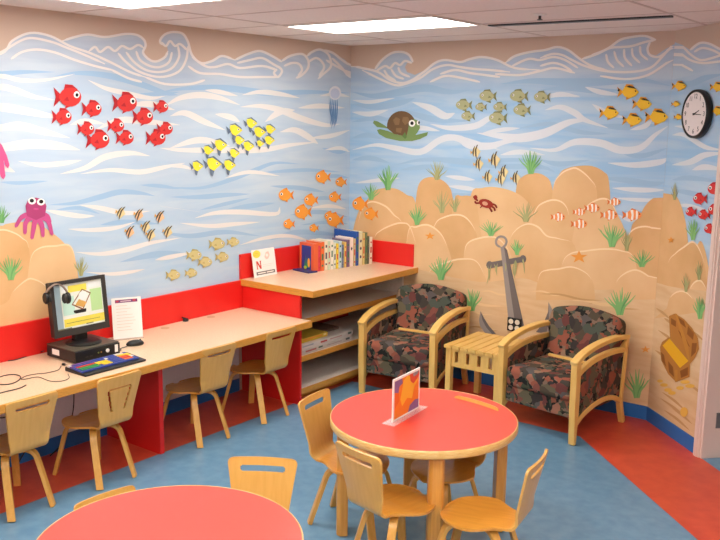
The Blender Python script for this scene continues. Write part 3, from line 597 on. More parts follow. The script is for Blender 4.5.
P2('painted_jellyfish', 'L', [(1, q) for k in range(5) for q in ribbon([(331+k*1.6,98),(330+k*1.8,108),(331.5+k*1.3,118),(330+k*1.3,126+(k%2)*3)], 1.2)]+[(0, ell(335,93,6.2,7,16)),(2, ell(335,93.5,4.6,5.2,14))], [C('jelly_white',(226,226,232)), C('jelly_blue',(106,146,190)), C('jelly_lilac',(198,206,226))], 'pale painted jellyfish with blue tentacles', base=.0205)
P2('painted_crab', 'B', [(1, q) for p in ([(478,201),(474.5,198),(474,196)],[(480,203),(476,203),(475,201)],[(492,204),(495,205),(497,208)],[(491,206),(494,208),(495,211)],[(489,207),(491,210),(492,212)],[(482,206),(480,208)]) for q in ribbon(p, 1.9, False)]+[(0, ell(486,203.5,7.5,4.3,14,rot=.3)),(2, ell(485,203.5,3,2,10,rot=.3)),(0, ell(475.5,197.5,2,2.6,8))], [C('crab_red',(158,52,38)), C('crab_dark',(132,38,30)), C('crab_pale',(214,160,130))], 'dark red painted crab', base=.0205)
def star(w, x, y, r, sq=1):
    pts = [(x+(r if i%2==0 else r*.4)*cos(-pi/2+i*pi/5)*sq, y+(r if i%2==0 else r*.4)*sin(-pi/2+i*pi/5)*.75) for i in range(10)]
    P2('painted_starfish', w, [(0, pts)], [C('star_orange',(236,158,70))], 'orange painted starfish', base=.0205)
star('B',430,236,5.5); star('B',579,257,9); star('A',671,240,5,.8); star('B',645.5,349.5,5)
P2('painted_anchor', 'B', [(0, q) for q in ribbon([(501.2,247.5),(497,245),(496,241),(498,237.5),(501.5,236.5),(505,238),(506.5,241.5),(505,245.5),(502,247.5)], 2.2, False)]+
 [(1,[(489,262.5),(522,256.5),(523,262),(490,268.5)]),(1,ell(489.5,265,3.3,4,10)),(1,ell(523,259,3.3,4,10)),(0,[(500.5,247),(504,246.5),(516,330),(509.5,330)]),(1,[(504,246.5),(507,250),(525,330),(516,330)]),
  (0,[(480.5,311),(482.5,320),(486,327),(492,334),(485,333),(480,326),(479,320)]),(1,[(480.5,311),(484,318),(489,326),(496,334),(492,334),(486,327),(482.5,320)]),(0,[(548.5,302),(552,309),(554,318),(553,328),(546,334),(548,322)]),(1,[(548.5,302),(548,312),(544,322),(536,332),(546,334),(549,322)])],
 [C('anchor_light',(158,148,142)), C('anchor_dark',(116,108,106))], 'grey painted ship anchor', base=.0205)
polys = []
for i in range(11):
    x = random.uniform(486,525); y0 = 265-(x-487)*.18; l = random.uniform(8,22)
    polys += [(0, q) for q in ribbon([(x,y0),(x+random.uniform(-2,2),y0+l*.5),(x+random.uniform(-2,2),y0+l)], 1.2)]
P2('painted_hanging_seaweed', 'B', polys, [G2], base=.026)
P2('painted_treasure_chest', 'A', [
 (0,[(669,316),(675,313.5),(684,319),(692,328),(698,338),(699,349),(695,358),(690,364),(679,350),(670,338)]),(1,[(671,318),(676,321),(676,327),(671,324)]),(1,[(678,317),(684,321),(686,328),(680,323)]),(1,[(688,326),(694,333),(693,340),(687,334)]),(1,[(678,330),(685,337),(690,347),(683,341)]),(1,[(692,343),(697,343),(696,352),(691,357)]),(2,[(675,313.5),(677,314),(688,345),(690,364),(687,356)]),
 (0,[(660,347),(662,342),(669,337),(690,364),(689.5,377),(676,382),(668,374),(661,360)]),(1,[(661,352),(664,355),(666,367),(662,361)]),(1,[(668,361),(673,367),(674,377),(669,372)]),(1,[(680,371),(688,367),(688,375),(681,378)]),(2,[(675,370),(677.5,370),(677.5,382),(675,382)]),(3,[(662.5,345.5),(669.5,338.5),(688.5,361),(680,368)])],
 [C('chest_brown',(186,126,60)), C('chest_dark',(142,88,42)), C('chest_strap',(196,136,60)), C('gold',(240,182,44))], 'brown painted treasure chest filled with gold', base=.0205)
P2('painted_coins', 'A', [(0, ell(x, y, rx, ry, 9)) for x, y, rx, ry in ((664,385,4,1.8),(668,390,4,2),(685,382,5,2),(690,386,5,2),(680,388,4,2),(660,381,3,1.6),(672,393,4,2),(684,412,4,5))], [C('coin_gold',(234,184,84))], 'gold painted coins spilling on the sand', base=.0205)

# ------------------------------------------------------------------ built-in desk along the left wall
DX, YE = .714, -1.33                        # front edge of the desk, where it meets the bookcase
YL = -6.4
desk = thing('computer_desk', 'long built-in peach laminate desk with oak edge and red panels along the left wall', 'desk', (0,YE,0))
def part(name, bm, mats, parent, **k):       # world coordinates -> child of a thing that stands at its base
    loc = parent.matrix_basis.inverted() if True else None
    for v in bm.verts: v.co = loc @ v.co
    return link(name, bm, mats, parent, **k)
part('worktop', box(new(), (.0, YL, DESK-.045), (DX-.012, YE+.0, DESK)), M_desk, desk)
bm = new(); box(bm, (DX-.012, YL, DESK-.047), (DX, YE, DESK+.0005)); part('edge_band', bm, M_edge, desk, bevel=.003)
bm = new(); box(bm, (.0, YL, DESK+.0008), (.02, YE, .867)); part('backsplash', bm, M_red, desk, bevel=.002)
for y in (-2.575, -3.98, -5.4):
    part('divider_panel', box(new(), (.01, y-.016, .0016), (.545, y+.016, DESK-.046)), M_red, desk)
for y, x in ((-2.143,.085), (-1.712,.078)):
    bm = new(); lathe(bm, [(.03,.0),(.03,.002),(.026,.003)], (x, y, DESK), 20); part('cable_grommet', bm, mat('beige_plastic', (206,176,138), .5), desk)

# ------------------------------------------------------------------ low bookcase in the corner
bc = thing('low_bookcase', 'low red and peach bookcase with open shelves in the room corner', 'bookcase', (0,0,0))
Y0 = YE+.002; SX = .594
part('bookcase_top', box(new(), (.002, Y0-.008, SLAB-.045), (.735-.012, -.002, SLAB)), M_desk, bc)
bm = new(); box(bm, (.735-.012, Y0-.008, SLAB-.047), (.735, -.002, SLAB+.0004)); box(bm, (.002, Y0-.02, SLAB-.047), (.735, Y0-.008, SLAB+.0004)); part('edge_band', bm, M_edge, bc, bevel=.003)
part('side_panel', box(new(), (.002, Y0, .002), (SX, Y0+.02, SLAB-.046)), M_red, bc)
part('side_panel', box(new(), (.022, -.022, .002), (SX-.002, -.004, SLAB-.046)), M_shelf, bc)
part('back_panel', box(new(), (.002, Y0+.021, .05), (.02, -.004, SLAB-.046)), mat('dark_red_laminate', (196,26,34), .45), bc)
for z, nm in ((.64,'s'), (.363,'s'), (.118,'s')):
    s_ = part('shelf', box(new(), (.021, Y0+.021, z-.035), (SX-.013, -.023, z)), M_shelf, bc)
    bm = new(); box(bm, (SX-.012, Y0+.021, z-.04), (SX, -.023, z+.001)); link('shelf_edge', bm, M_edge, s_, bevel=.002)
part('toe_kick', box(new(), (.46, Y0+.021, .002), (.48, -.023, .08)), M_edge, bc)
bm = new(); box(bm, (.002, Y0-.02, SLAB+.0008), (.02, -.0025, 1.063)); part('backsplash', bm, M_red, bc, bevel=.002)
bm = new(); box(bm, (.0205, -.02, SLAB+.0008), (.69, -.0025, 1.063)); part('backsplash', bm, M_red, bc, bevel=.002)

# ------------------------------------------------------------------ bentwood child chairs
def prof(s):
    """side profile of the plywood shell: s in metres from the seat's front edge; returns (x forward, z, half width)"""
    SL, BR, BL = .325, .055, .255
    zs = .347
    if s <= SL:
        x = .18-s; z = zs+.006*(s/SL)-(.012*(1-s/.05)**2 if s < .05 else 0)
    elif s <= SL+BR*1.36:
        a = (s-SL)/BR; x = .18-SL-BR*sin(a); z = zs+.006+BR*(1-cos(a))
    else:
        a = 1.36; l = s-SL-BR*a; x = .18-SL-BR*sin(a)-l*cos(a); z = zs+.006+BR*(1-cos(a))+l*sin(a)
    return x, z
S_TOT = .325+.055*1.36+.27
def half_w(s):
    SL = .325
    if s < .18: return .18*sqrt(max(0, 1-((.18-s)/.182)**2))+.002
    if s < SL: 
        t = (s-.18)/(SL-.18); return .18-(.18-.1)*(t*t*(3-2*t))
    t = (s-SL)/(S_TOT-SL); w_ = .1+.053*t**1.05
    e = S_TOT-s; r = .028
    if e < r: w_ -= r-sqrt(max(0, r*r-(r-e)**2))
    return w_
def shell(s0, s1, rows, hole):
    bm = new(); NC = 48; th = .011; g = {}
    for i in range(rows+1):
        s = s0+(s1-s0)*i/rows; x, z = prof(s); x2, z2 = prof(s+.002); x1, z1 = prof(s-.002)
        d = Vector((x2-x1, 0, z2-z1)).normalized(); nn = Vector((-d.z, 0, d.x))*-1
        hw = half_w(s)
        for j in range(NC+1):
            u = (j/NC*2-1); y = u*hw
            dish = .010*max(0, 1-u*u)*(1 if s < .3 else 0)*min(1, max(0, (.3-s)/.1))
            c = -.012*(u*u)*(-min(1,(s-.385)/.06) if s > .385 else 0)
            g[i, j] = (bm.verts.new((x+c, y, z-dish)+0*nn if False else Vector((x+c, y, z-dish))), bm.verts.new(Vector((x+c, y, z-dish))+nn*(-th)))
    keep = set()
    for i in range(rows):
        for j in range(NC):
            s = s0+(s1-s0)*(i+.5)/rows; y = ((j+.5)/NC*2-1)*half_w(s)
            if hole and hole(s, y): continue
            keep.add((i, j))
    for i, j in keep:
        a, b, c, d = g[i,j], g[i+1,j], g[i+1,j+1], g[i,j+1]
        bm.faces.new([a[0], b[0], c[0], d[0]]); bm.faces.new([d[1], c[1], b[1], a[1]])
        for (di, dj), (p, q) in (((-1,0),(d,a)), ((1,0),(b,c)), ((0,-1),(a,b)), ((0,1),(c,d))):
            if (i+di, j+dj) not in keep: bm.faces.new([p[0], q[0], q[1], p[1]][::-1])
    bmesh.ops.delete(bm, geom=[v for v in bm.verts if not v.link_faces], context='VERTS')
    return bm
def slot(s, y):
    c = S_TOT-.048; h = .0125
    yy = max(0, abs(y)-(.098-h)); return (s-c)**2+yy*yy < h*h
def groove(s, y):
    """thin trapezoid line cut in one chair back, narrower at the foot"""
    top, bot = S_TOT-.075, S_TOT-.215
    if not (bot < s < top+.005): return False
    t = (s-bot)/(top-bot); hw = .043+.034*t
    if s > top-.004: return abs(y) < hw
    return abs(abs(y)-hw) < .0075
def smooth_all(o, ang=35):
    for p in o.data.polygons: p.use_smooth = True
    md = o.modifiers.new('edges', 'EDGE_SPLIT'); md.split_angle = radians(ang)
def make_chair(label, group, hole):
    t = thing('child_chair', label, 'chair', (0,0,0), 0, group)
    s_ = link('seat', shell(.0, .343, 56, None), M_seat, t); smooth_all(s_)
    b = link('backrest', shell(.343, S_TOT, 74, hole), M_wood, t); smooth_all(b)
    for sx, sy in ((1,1),(1,-1),(-1,1),(-1,-1)):
        fx, fy = (.195, .150) if sx > 0 else (-.195, .122)
        tx, ty = (.125, .1) if sx > 0 else (-.1, .088)
        z = .311
        path = [(sx*.03, sy*.03, z), (tx*.7, sy*ty*.72, z)]
        c = Vector((tx, sy*ty, z)); f = Vector((fx, sy*fy, .003))
        dn = (f-c).normalized(); ho = Vector((tx, sy*ty, 0)).normalized()
        r = .05
        for k in range(1, 7):
            a = k/6; p0 = c-ho*r; p1 = c; p2 = c+dn*r
            path.append(p0*(1-a)**2+p1*2*a*(1-a)+p2*a*a)
        path.append(f)
        side = Vector((-ho.y, ho.x, 0))
        link('leg', sweep(new(), path, side, .04, .022), M_leg, t, bevel=.003)
    return t
proto = make_chair('', 'children\'s bentwood chairs', slot)
proto2 = make_chair('', 'children\'s bentwood chairs', groove)
used = [False, False]
def place(x, y, rz, label, kind=0):
    src = (proto, proto2)[kind]
    o = copy_tree(src) if used[kind] else src
    used[kind] = True
    o.location = (x, y, 0); o.rotation_euler = (0, 0, radians(rz)); o['label'] = label
    return o
place(.472, -3.555, 180, 'wooden child chair with slotted back, leftmost at the desk below the looped cord')
place(.5, -3.03, 180, 'wooden child chair whose back has a trapezoid groove, in front of the keyboard', 1)
place(.468, -2.235, 178, 'wooden child chair with slotted back, at the desk just right of the red divider panel')
place(.475, -1.665, 180, 'wooden child chair with slotted back at the desk end nearest the bookcase')
place(2.055, -2.575, 8, 'wooden child chair left of the near-centre red round table, seat facing right')
place(2.495, -2.825, 79, 'wooden child chair seen from behind, front left of the red table with the sign')
place(2.87, -2.70, 189, 'wooden child chair seen edge-on at the right of the red table with the sign')
far = place(2.455, -2.33, 262, 'wooden child chair on the far side of the red table with the sign, mostly hidden'); far.scale = (.97, .97, .965)
place(2.33, -3.61, -57, 'pale wooden child chair behind the cropped front table, its slotted back to the camera')
low = place(2.097, -3.99, -5, 'wooden child chair at the left of the cropped front table, only its top edge showing'); low.scale = (.915, .915, .915)

# ------------------------------------------------------------------ round tables
def round_table(x, y, label):
    t = thing('round_table', label, 'table', (x,y,0), 0, 'red round children\'s tables')
    r, z = .47, .62
    bm = new(); lathe(bm, [(r-.006, z-.036), (r-.006, z)], n=72); top = link('tabletop', bm, M_coral, t, bevel=.0008)
    bm = new()
    n = 72; ro, ri = r, r-.0055
    for k in range(n):
        a, b = 2*pi*k/n, 2*pi*(k+1)/n
        q = [(ri,z-.04),(ro-.004,z-.04),(ro,z-.034),(ro,z-.004),(ro-.003,z+.0006),(ri,z+.0006)]
        A = [bm.verts.new((p[0]*cos(a), p[0]*sin(a), p[1])) for p in q]; B = [bm.verts.new((p[0]*cos(b), p[0]*sin(b), p[1])) for p in q]
        for i in range(6): bm.faces.new([A[i], A[(i+1)%6], B[(i+1)%6], B[i]])
    bmesh.ops.remove_doubles(bm, verts=bm.verts, dist=1e-5)
    link('rim', bm, M_rim, t, smooth=True)
    bm = new(); lathe(bm, [(.33, z-.037), (.33, z-.08), (.3, z-.08), (.3, z-.037)], n=48); link('apron', bm, M_tleg, t)
    for k in range(4):
        a = radians(-48+90*k); c = Vector((cos(a), sin(a), 0)); s_ = Vector((-sin(a), cos(a), 0))
        bm = new(); w_, d_ = .037, .028; m = c*.405
        pts = [(-w_,-d_),(w_,-d_),(w_,d_*.4),(w_*.6,d_),(-w_*.6,d_),(-w_,d_*.4)]
        prism(bm, pts, lambda u, v, q: m+s_*u+c*v+Vector((0,0,q)), 0.001, z-.037)
        link('leg', bm, M_tleg, t, bevel=.004)
    return t
round_table(2.378, -2.43, 'red round table with pale wood rim holding the acrylic sign')
round_table(2.395, -4.085, 'red round table cropped by the bottom edge of the picture')

# sign holder standing on the table
a_, b_ = Vector((2.312,-2.61,.6208)), Vector((2.289,-2.34,.6208))
d_ = (b_-a_).normalized(); n_ = Vector((d_.y, -d_.x, 0)); Wd = (b_-a_).length; Hs = .218
sg = thing('sign_holder', 'acrylic sign holder with an orange, yellow and purple card on the red table', 'sign', tuple((a_+b_)/2))
sg.rotation_euler = (0, 0, math.atan2(d_.y, d_.x))
def sgp(u, v, t): return Vector((u-Wd/2, t, v))
def poster(bm, polys, fn, t0, dt=.0003):
    for i, (mi, pts) in enumerate(polys):
        f = bm.faces.new([bm.verts.new(fn(u, v, t0-dt*i)) for u, v in pts]); f.material_index = mi
    bmesh.ops.triangulate(bm, faces=[f for f in bm.faces if len(f.verts) > 4], ngon_method='EAR_CLIP')
bm = new(); box(bm, (-Wd/2-.04, -.035, 0), (Wd/2+.035, .035, .003)); link('base_plate', bm, M_clear, sg)
bm = new(); box(bm, (-Wd/2, -.003, .003), (Wd/2, .003, Hs)); card = link('card', bm, M_white, sg)
bm = new(); FLAT.add(id(bm))
m_ = .012
poster(bm, [(0,[(m_,m_),(Wd-m_,m_),(Wd-m_,Hs-m_),(m_,Hs-m_)]),
 (1,[(.09,.06),(.14,.09),(.19,.075),(.2,.12),(.25,.16),(.24,.19),(.17,.2),(.14,.206),(.1,.19),(.085,.14),(.07,.1)]),
 (2,[(m_,.15),(.05,.14),(.06,.17),(.09,.18),(.085,.206),(m_,.206)]),(2,[(.15,m_),(Wd-m_,m_),(Wd-m_,.055),(.22,.06),(.17,.045)]),
 (3,[(.16,.206),(.17,.17),(.2,.15),(.235,.165),(Wd-m_,.18),(Wd-m_,.206)]),(4,[(.19,.206),(.2,.185),(.24,.19),(Wd-m_,.206)]),(5,[(m_,.06),(.06,.1),(.05,.14),(m_,.15)])],
 lambda u, v, t: sgp(u, v, t), -.0034)
link('printed_picture', bm, [mat('print_orange',(246,140,46),.5), mat('print_yellow',(250,192,58),.5), mat('print_purple',(136,106,160),.5), mat('print_red',(226,88,62),.5), mat('print_grey',(150,140,146),.5), mat('print_dark_orange',(238,116,44),.5)], card)

# ------------------------------------------------------------------ armchairs
def make_armchair(label):
    t = thing('armchair', label, 'armchair', (0,0,0), 0, 'tapestry armchairs')
    for sx in (-1, 1):
        x = sx*.287
        bm = new(); prism(bm, [(-.318,.0),(-.292,.0),(-.277,.2),(-.277,.56),(-.335,.545),(-.332,.25)], lambda u, v, q: Vector((x+q, u, v)), -.023, .023); link('front_leg', bm, M_maple, t, bevel=.006)
        bm = new(); sweep(bm, smooth_path([(x,-.338,.55),(x,-.25,.592),(x,-.12,.622),(x,.03,.636),(x,.18,.636),(x,.335,.622)], 5), (1,0,0), .056, .032); link('armrest', bm, M_maple, t, bevel=.006)
        bm = new(); sweep(bm, smooth_path([(x,-.29,.47),(x,-.2,.508),(x,-.08,.534),(x,.05,.545),(x,.18,.545),(x,.3,.535)], 5), (1,0,0), .032, .036); link('arm_rail', bm, M_maple, t, bevel=.004)
        bm = new(); sweep(bm, smooth_path([(x,.345,.002),(x,.312,.09),(x,.292,.18),(x,.30,.34),(x,.322,.622)], 5), (1,0,0), .04, [.026]*3+[.036]*18 if False else .036); link('rear_leg', bm, M_maple, t, bevel=.005)
        bm = new(); sweep(bm, smooth_path([(x,-.29,.135),(x,-.2,.185),(x,-.06,.222),(x,.08,.232),(x,.2,.21),(x,.29,.165)], 5), (1,0,0), .032, .034); link('lower_rail', bm, M_maple, t, bevel=.004)
        bm = new(); prism(bm, [(-.278,.16),(-.2,.2),(-.06,.238),(.08,.248),(.2,.226),(.288,.185),(.295,.34),(.31,.53),(.18,.53),(.05,.53),(-.08,.518),(-.2,.492),(-.278,.458)], lambda u, v, q: Vector((x-sx*.006+q, u, v)), -.012, .012); link('side_panel', bm, M_fab, t)
    bm = new(); box(bm, (-.262,-.30,.165), (.262,.27,.29)); link('seat_base', bm, M_fab, t, bevel=.015)
    bm = new(); box(bm, (-.258,-.325,.275), (.258,.16,.425)); link('seat_cushion', bm, M_fab, t, bevel=.045, seg=4)
    bm = new()
    top = [(-.278+.556*i/16, .372+.05*(1-((i-8)/8)**2)) for i in range(17)]
    pts = [(.25,.0),(-.25,.0)] if False else [(-.252,.0),(-.256,.17),(-.294,.25)]+top+[(.294,.25),(.256,.17),(.252,.0)]
    a = radians(17); o_ = Vector((0,.14,.395))
    prism(bm, pts, lambda u, v, q: o_+Vector((u, v*sin(a)+q*cos(a), v*cos(a)-q*sin(a))), 0, .115); link('back_cushion', bm, M_fab, t, bevel=.035, seg=4)
    bm = new(); box(bm, (-.2,.118,.418), (.2,.142,.44)); link('rear_rail', bm, M_maple, t, bevel=.004)
    bm = new(); box(bm, (-.262,.24,.2), (.262,.275,.55)); link('rear_panel', bm, M_fab, t)
    return t
arm = make_armchair('patterned armchair with light wood arms beside the low bookcase')
arm2 = copy_tree(arm); arm2['label'] = 'patterned armchair with light wood arms right of the side table'
arm.location = (1.022, -.462, .0015); arm.rotation_euler = (0,0,radians(8)); arm.scale = (1.03, 1, 1)
arm2.location = (2.245, -.452, .0015); arm2.rotation_euler = (0,0,radians(-8))

# ------------------------------------------------------------------ slatted side table
st = thing('side_table', 'small light wood side table with slatted top between the two armchairs', 'side table', (1.655,-.44,.0015))
hx, hy, zt = .235, .25, .474
bm = new()
for i in range(7):
    w_ = 2*hx/7; box(bm, (-hx+i*w_+.0038, -hy, zt-.022), (-hx+(i+1)*w_-.0038, hy, zt))
box(bm, (-hx+.03, -hy+.03, zt-.034), (hx-.03, hy-.03, zt-.0215)); link('tabletop', bm, M_maple, st)
for sx in (-1,1):
    for sy in (-1,1):
        cx, cy = sx*(hx-.035), sy*(hy-.035); link('leg', box(new(), (cx-.022,cy-.022,0), (cx+.022,cy+.022,zt-.026)), M_maple, st, bevel=.003)
def apron(bm, a, b, z0, z1, ins):
    a, b = Vector(a), Vector(b); d = b-a; L_ = d.length; d = d.normalized(); n = Vector((-d.y, d.x, 0))*.009
    def bar(u0, u1, za, zb):
        prism(bm, [(u0,za),(u1,za),(u1,zb),(u0,zb)], lambda u, v, q: a+d*u+n*q+Vector((0,0,v)), -1, 1)
    h0, h1 = z0+.035, z1-.018
    bar(0, L_, z0, h0); bar(0, L_, h1, z1)
    k = 4; hw = .028; gap = (L_-k*hw)/(k); u = 0
    bar(0, gap/2, h0, h1)
    for i in range(k):
        u0 = gap/2+i*(hw+gap)+hw; bar(u0, u0+(gap if i < k-1 else gap/2), h0, h1)
for a, b in (((-hx+.05,-hy+.035),(hx-.05,-hy+.035)), ((-hx+.05,hy-.035),(hx-.05,hy-.035)), ((-hx+.035,-hy+.05),(-hx+.035,hy-.05)), ((hx-.035,-hy+.05),(hx-.035,hy-.05))):
    bm = new(); apron(bm, (*a,0), (*b,0), .315, zt-.027, 4); link('apron', bm, M_maple, st)

# ------------------------------------------------------------------ computer on the desk
pc = thing('desktop_computer', 'flat black desktop computer case under the monitor on the peach desk', 'computer', (.244,-2.908,DESK))
bm = new(); box(bm, (-.142,-.155,.006), (.136,.155,.074)); link('case_body', bm, M_black, pc, bevel=.003)
bm = new(); box(bm, (-.142,-.156,.0745), (.137,.156,.08)); link('case_lid', bm, M_casetop, pc, bevel=.002)
bm = new(); box(bm, (.1365,-.156,.006), (.146,.156,.0742)); fr = link('front_panel', bm, M_black, pc, bevel=.003)
bm = new(); lathe(bm, [(.012,0),(.012,.004),(.009,.006)], n=20, M=Matrix.Translation((.1462,.065,.042)) @ Matrix.Rotation(pi/2,4,'Y')); link('power_button', bm, M_frame, fr, smooth=False)
bm = new(); box(bm, (.1465,.118,.02), (.148,.14,.066)); link('front_label', bm, M_white, fr)
for y, z in ((-.09,.028),(-.06,.028)):
    bm = new(); box(bm, (.1465,y,z), (.1478,y+.02,z+.008)); link('usb_port', bm, M_dark, fr)
for y, c in ((.0,(120,130,60)),(.02,(170,120,60))):
    bm = new(); lathe(bm, [(.005,0),(.005,.003)], n=10, M=Matrix.Translation((.1462,y,.042)) @ Matrix.Rotation(pi/2,4,'Y')); link('audio_port', bm, mat('port_%d'%c[0], c, .5), fr)
bm = new(); box(bm, (-.085,-.1572,.026), (-.015,-.156,.06)); link('side_label', bm, M_white, pc)
for x in (-.12,.11):
    for y in (-.13,.13):
        bm = new(); box(bm, (x-.012,y-.012,0), (x+.012,y+.012,.007)); link('foot', bm, M_black, pc)

mo = thing('monitor', 'black flat monitor showing a drawing program, on top of the computer case', 'monitor', (.244,-2.905,DESK+.0805))
bm = new(); lathe(bm, [(.105,0),(.105,.006),(.09,.012),(.03,.016)], n=32); link('stand_base', bm, M_black, mo)
bm = new(); box(bm, (-.055,-.045,.01), (-.02,.045,.2)); link('stand_neck', bm, M_black, mo, bevel=.004)
T = Matrix.Translation((.0,0,.06)) @ Matrix.Rotation(radians(-6),4,'Y')
bm = new(); box(bm, (-.045,-.19,0), (-.01,.19,.325), M=T); hs = link('housing', bm, M_black, mo, bevel=.006)
bm = new(); y0, y1, z0, z1 = -.168, .168, .038, .305
for a, b in (((-.012,-.192,-.002),(.004,.192,z0)), ((-.012,-.192,z1),(.004,.192,.327)), ((-.012,-.192,z0),(.004,y0,z1)), ((-.012,y1,z0),(.004,.192,z1))): box(bm, a, b, M=T)
link('bezel', bm, M_dark, hs)
def lit(name, rgb): return mat(name, rgb, .4, emit=.12)
bm = new(); FLAT.add(id(bm))
SW, SH = y1-y0, z1-z0
def scp(u, v, t): return T @ Vector((-.008-t, y0+u*SW, z0+v*SH))
rect = lambda a, b, c, d: [(a,b),(c,b),(c,d),(a,d)]
poster(bm, [(0,rect(0,0,1,1)),(1,rect(.0,.0,.14,1)),(2,rect(.16,.04,1,.22)),(3,rect(.74,.3,.98,.8)),(4,rect(.16,.3,.4,.72)),(2,rect(.3,.8,.68,.95)),(5,rect(.72,.84,.98,.97)),(5,rect(.16,.82,.27,.95)),
 (6,[(.34,.52),(.58,.84),(.76,.72),(.56,.36)]),(0,[(.37,.53),(.585,.81),(.73,.71),(.56,.4)]),(7,[(.41,.5),(.5,.62),(.66,.52),(.57,.42)]),(0,ell(.595,.68,.1,.11,18)),(5,ell(.595,.68,.085,.095,18)),(8,rect(.0,.0,.3,.025)),(8,rect(.2,.12,.9,.13)),(8,rect(.6,.03,.75,.05))],
 scp, -.0005, dt=.00012)
for f in bm.faces: f.normal_update()
link('screen', bm, [lit('screen_white',(222,226,214)), lit('screen_grey',(150,172,180)), lit('screen_yellow',(226,210,84)), lit('screen_green',(178,214,150)), lit('screen_mint',(186,220,204)), lit('screen_pale',(226,230,226)), lit('screen_brown',(130,78,44)), lit('screen_tan',(206,160,84)), lit('screen_dark',(110,110,80))], hs)

# headphones hung over the monitor's upper left corner
hp = thing('headphones', 'dark headphones with a beige band hanging on the monitor corner', 'headphones', (.236,-3.068,1.075))
cu = []
for i in range(13):
    a = pi*(i/12); cu.append((.01*sin(a*2)+.06*(i/12-.5), -.05*cos(a)-.0, -.01+.05*sin(a)))
bm = new(); sweep(bm, smooth_path(cu, 3), (1,.15,0), .016, .006); link('headband', bm, mat('grey_beige_pad',(150,130,116),.6), hp)
for i, (x, y, z) in enumerate(((-.03,-.05,-.04),(.034,.05,-.045))):
    bm = new(); lathe(bm, [(.02,-.012),(.03,-.008),(.03,.006),(.024,.012)], n=20, M=Matrix.Translation((x,y,z)) @ Matrix.Rotation(pi/2,4,'X') @ Matrix.Diagonal((.85,1.15,1,1)))
    c_ = link('earcup', bm, M_black, hp, smooth=False, bevel=.004)
    bm = new(); g = -1 if y > 0 else 1; lathe(bm, [(.015,-.009),(.026,-.006),(.026,.004),(.02,.009)], n=20, M=Matrix.Translation((x,y+g*.02,z)) @ Matrix.Rotation(pi/2,4,'X') @ Matrix.Diagonal((.85,1.15,1,1))); link('ear_cushion', bm, M_dark, c_)

# keyboard with coloured keys
kb = thing('keyboard', 'black keyboard with blue, red, green and yellow keys at the desk front', 'keyboard', (.538,-2.962,DESK), radians(0))
bm = new(); prism(bm, [(-.095,0),(.095,0),(.095,.012),(-.07,.024),(-.095,.024)], lambda u, v, q: Vector((u, q, v)), -.212, .212); kbb = link('keyboard_body', bm, M_black, kb, bevel=.004)
kc = [mat('key_blue',(58,76,158),.45), mat('key_red',(214,58,48),.45), mat('key_green',(52,150,84),.45), mat('key_yellow',(240,208,54),.45), mat('key_orange',(238,112,44),.45), mat('key_white',(226,220,212),.45), mat('key_purple',(112,72,142),.45)]
for r_ in range(6):
    for c_ in range(19):
        x = -.07+r_*.0235; y = -.198+c_*.0209
        if c_ == 14 and r_ < 3: pass
        u = c_
        if u <= 7: k = (6, 0, 1, 2, 2, 0)[r_] if u < 7 else (0, 0, 3, 3, 0, 0)[r_]
        elif u <= 10: k = (0, 0, 3, 3, 3, 0)[r_]
        elif u <= 14: k = (0, 5, 0, 0, 0, 0)[r_] if u == 11 else 0
        else: k = (5, 3, 4, 1, 4, 0)[r_] if u < 18 else (0, 3, 3, 5, 0, 0)[r_]
        if u == 0: k = (5, 6, 0, 0, 0, 0)[r_]
        bm = new(); zc = .0235-.0121*(x+.07)/.165+.001
        box(bm, (x-.0095, y-.0088, zc-.004), (x+.0095, y+.0088, zc+.007)); link('key', bm, kc[k], kbb)
ms = thing('mouse', 'black computer mouse beside the paper notice on the desk', 'mouse', (.29,-2.56,DESK), radians(70))
bm = new(); lathe(bm, [(.001,0),(.9,0),(1,.25),(.92,.55),(.7,.85),(.35,1),(.01,1.02)], n=24)
for v in bm.verts: v.co = Vector((v.co.x*.058, v.co.y*.031, v.co.z*.034))
mb = link('mouse_body', bm, M_black, ms, smooth=True)
bm = new(); lathe(bm, [(.005,-.003),(.007,0),(.005,.003)], n=12, M=Matrix.Translation((.034,0,.0305)) @ Matrix.Rotation(pi/2,4,'X')); link('scroll_wheel', bm, M_dark, mb)
def cord(name, pts, r, label, cat='cord', m=None, parent=None):
    bm = new(); P = smooth_path(pts, 6); o_ = P[0].copy()
    if parent:
        M_ = Matrix.LocRotScale(parent.location, parent.rotation_euler, None).inverted()
        tube(bm, [M_ @ p for p in P], r, 6); o = link(name, bm, m or M_black, parent, smooth=True); o['label'] = label; return o
    tube(bm, [p-o_ for p in P], r, 6); o = link(name, bm, m or M_black, None, smooth=True); o.location = o_
    return tag(o, label, cat)
def dk(px, py, z=DESK+.003): return tuple(on_level(px, py, z))
cord('mouse_cord', [(.296,-2.628,DESK+.006),(.30,-2.68,DESK+.004),(.33,-2.70,DESK+.003),(.29,-2.725,DESK+.003),(.25,-2.70,DESK+.003),(.20,-2.725,DESK+.003),(.12,-2.73,DESK+.003)], .0025, 'thin black mouse cord', parent=ms)
cord('headphone_cord', [dk(61,366),dk(58,370),dk(46,373),dk(36,374),dk(26,376),dk(21,379),dk(26,379),dk(38,377),dk(50,381),dk(62,381),dk(69,378),dk(68,374)], .0022, 'thin grey headphone cord', m=mat('grey_cord',(96,82,70),.6), parent=hp)
cord('looped_cord', [dk(26,385),dk(20,388),dk(8,391),dk(-8,394),dk(-12,386),dk(0,377),dk(12,374.5),dk(20,376),dk(19,380),dk(10,384),dk(-6,384.5),dk(-20,384)], .003, 'black cord lying in a loop at the left end of the desk')
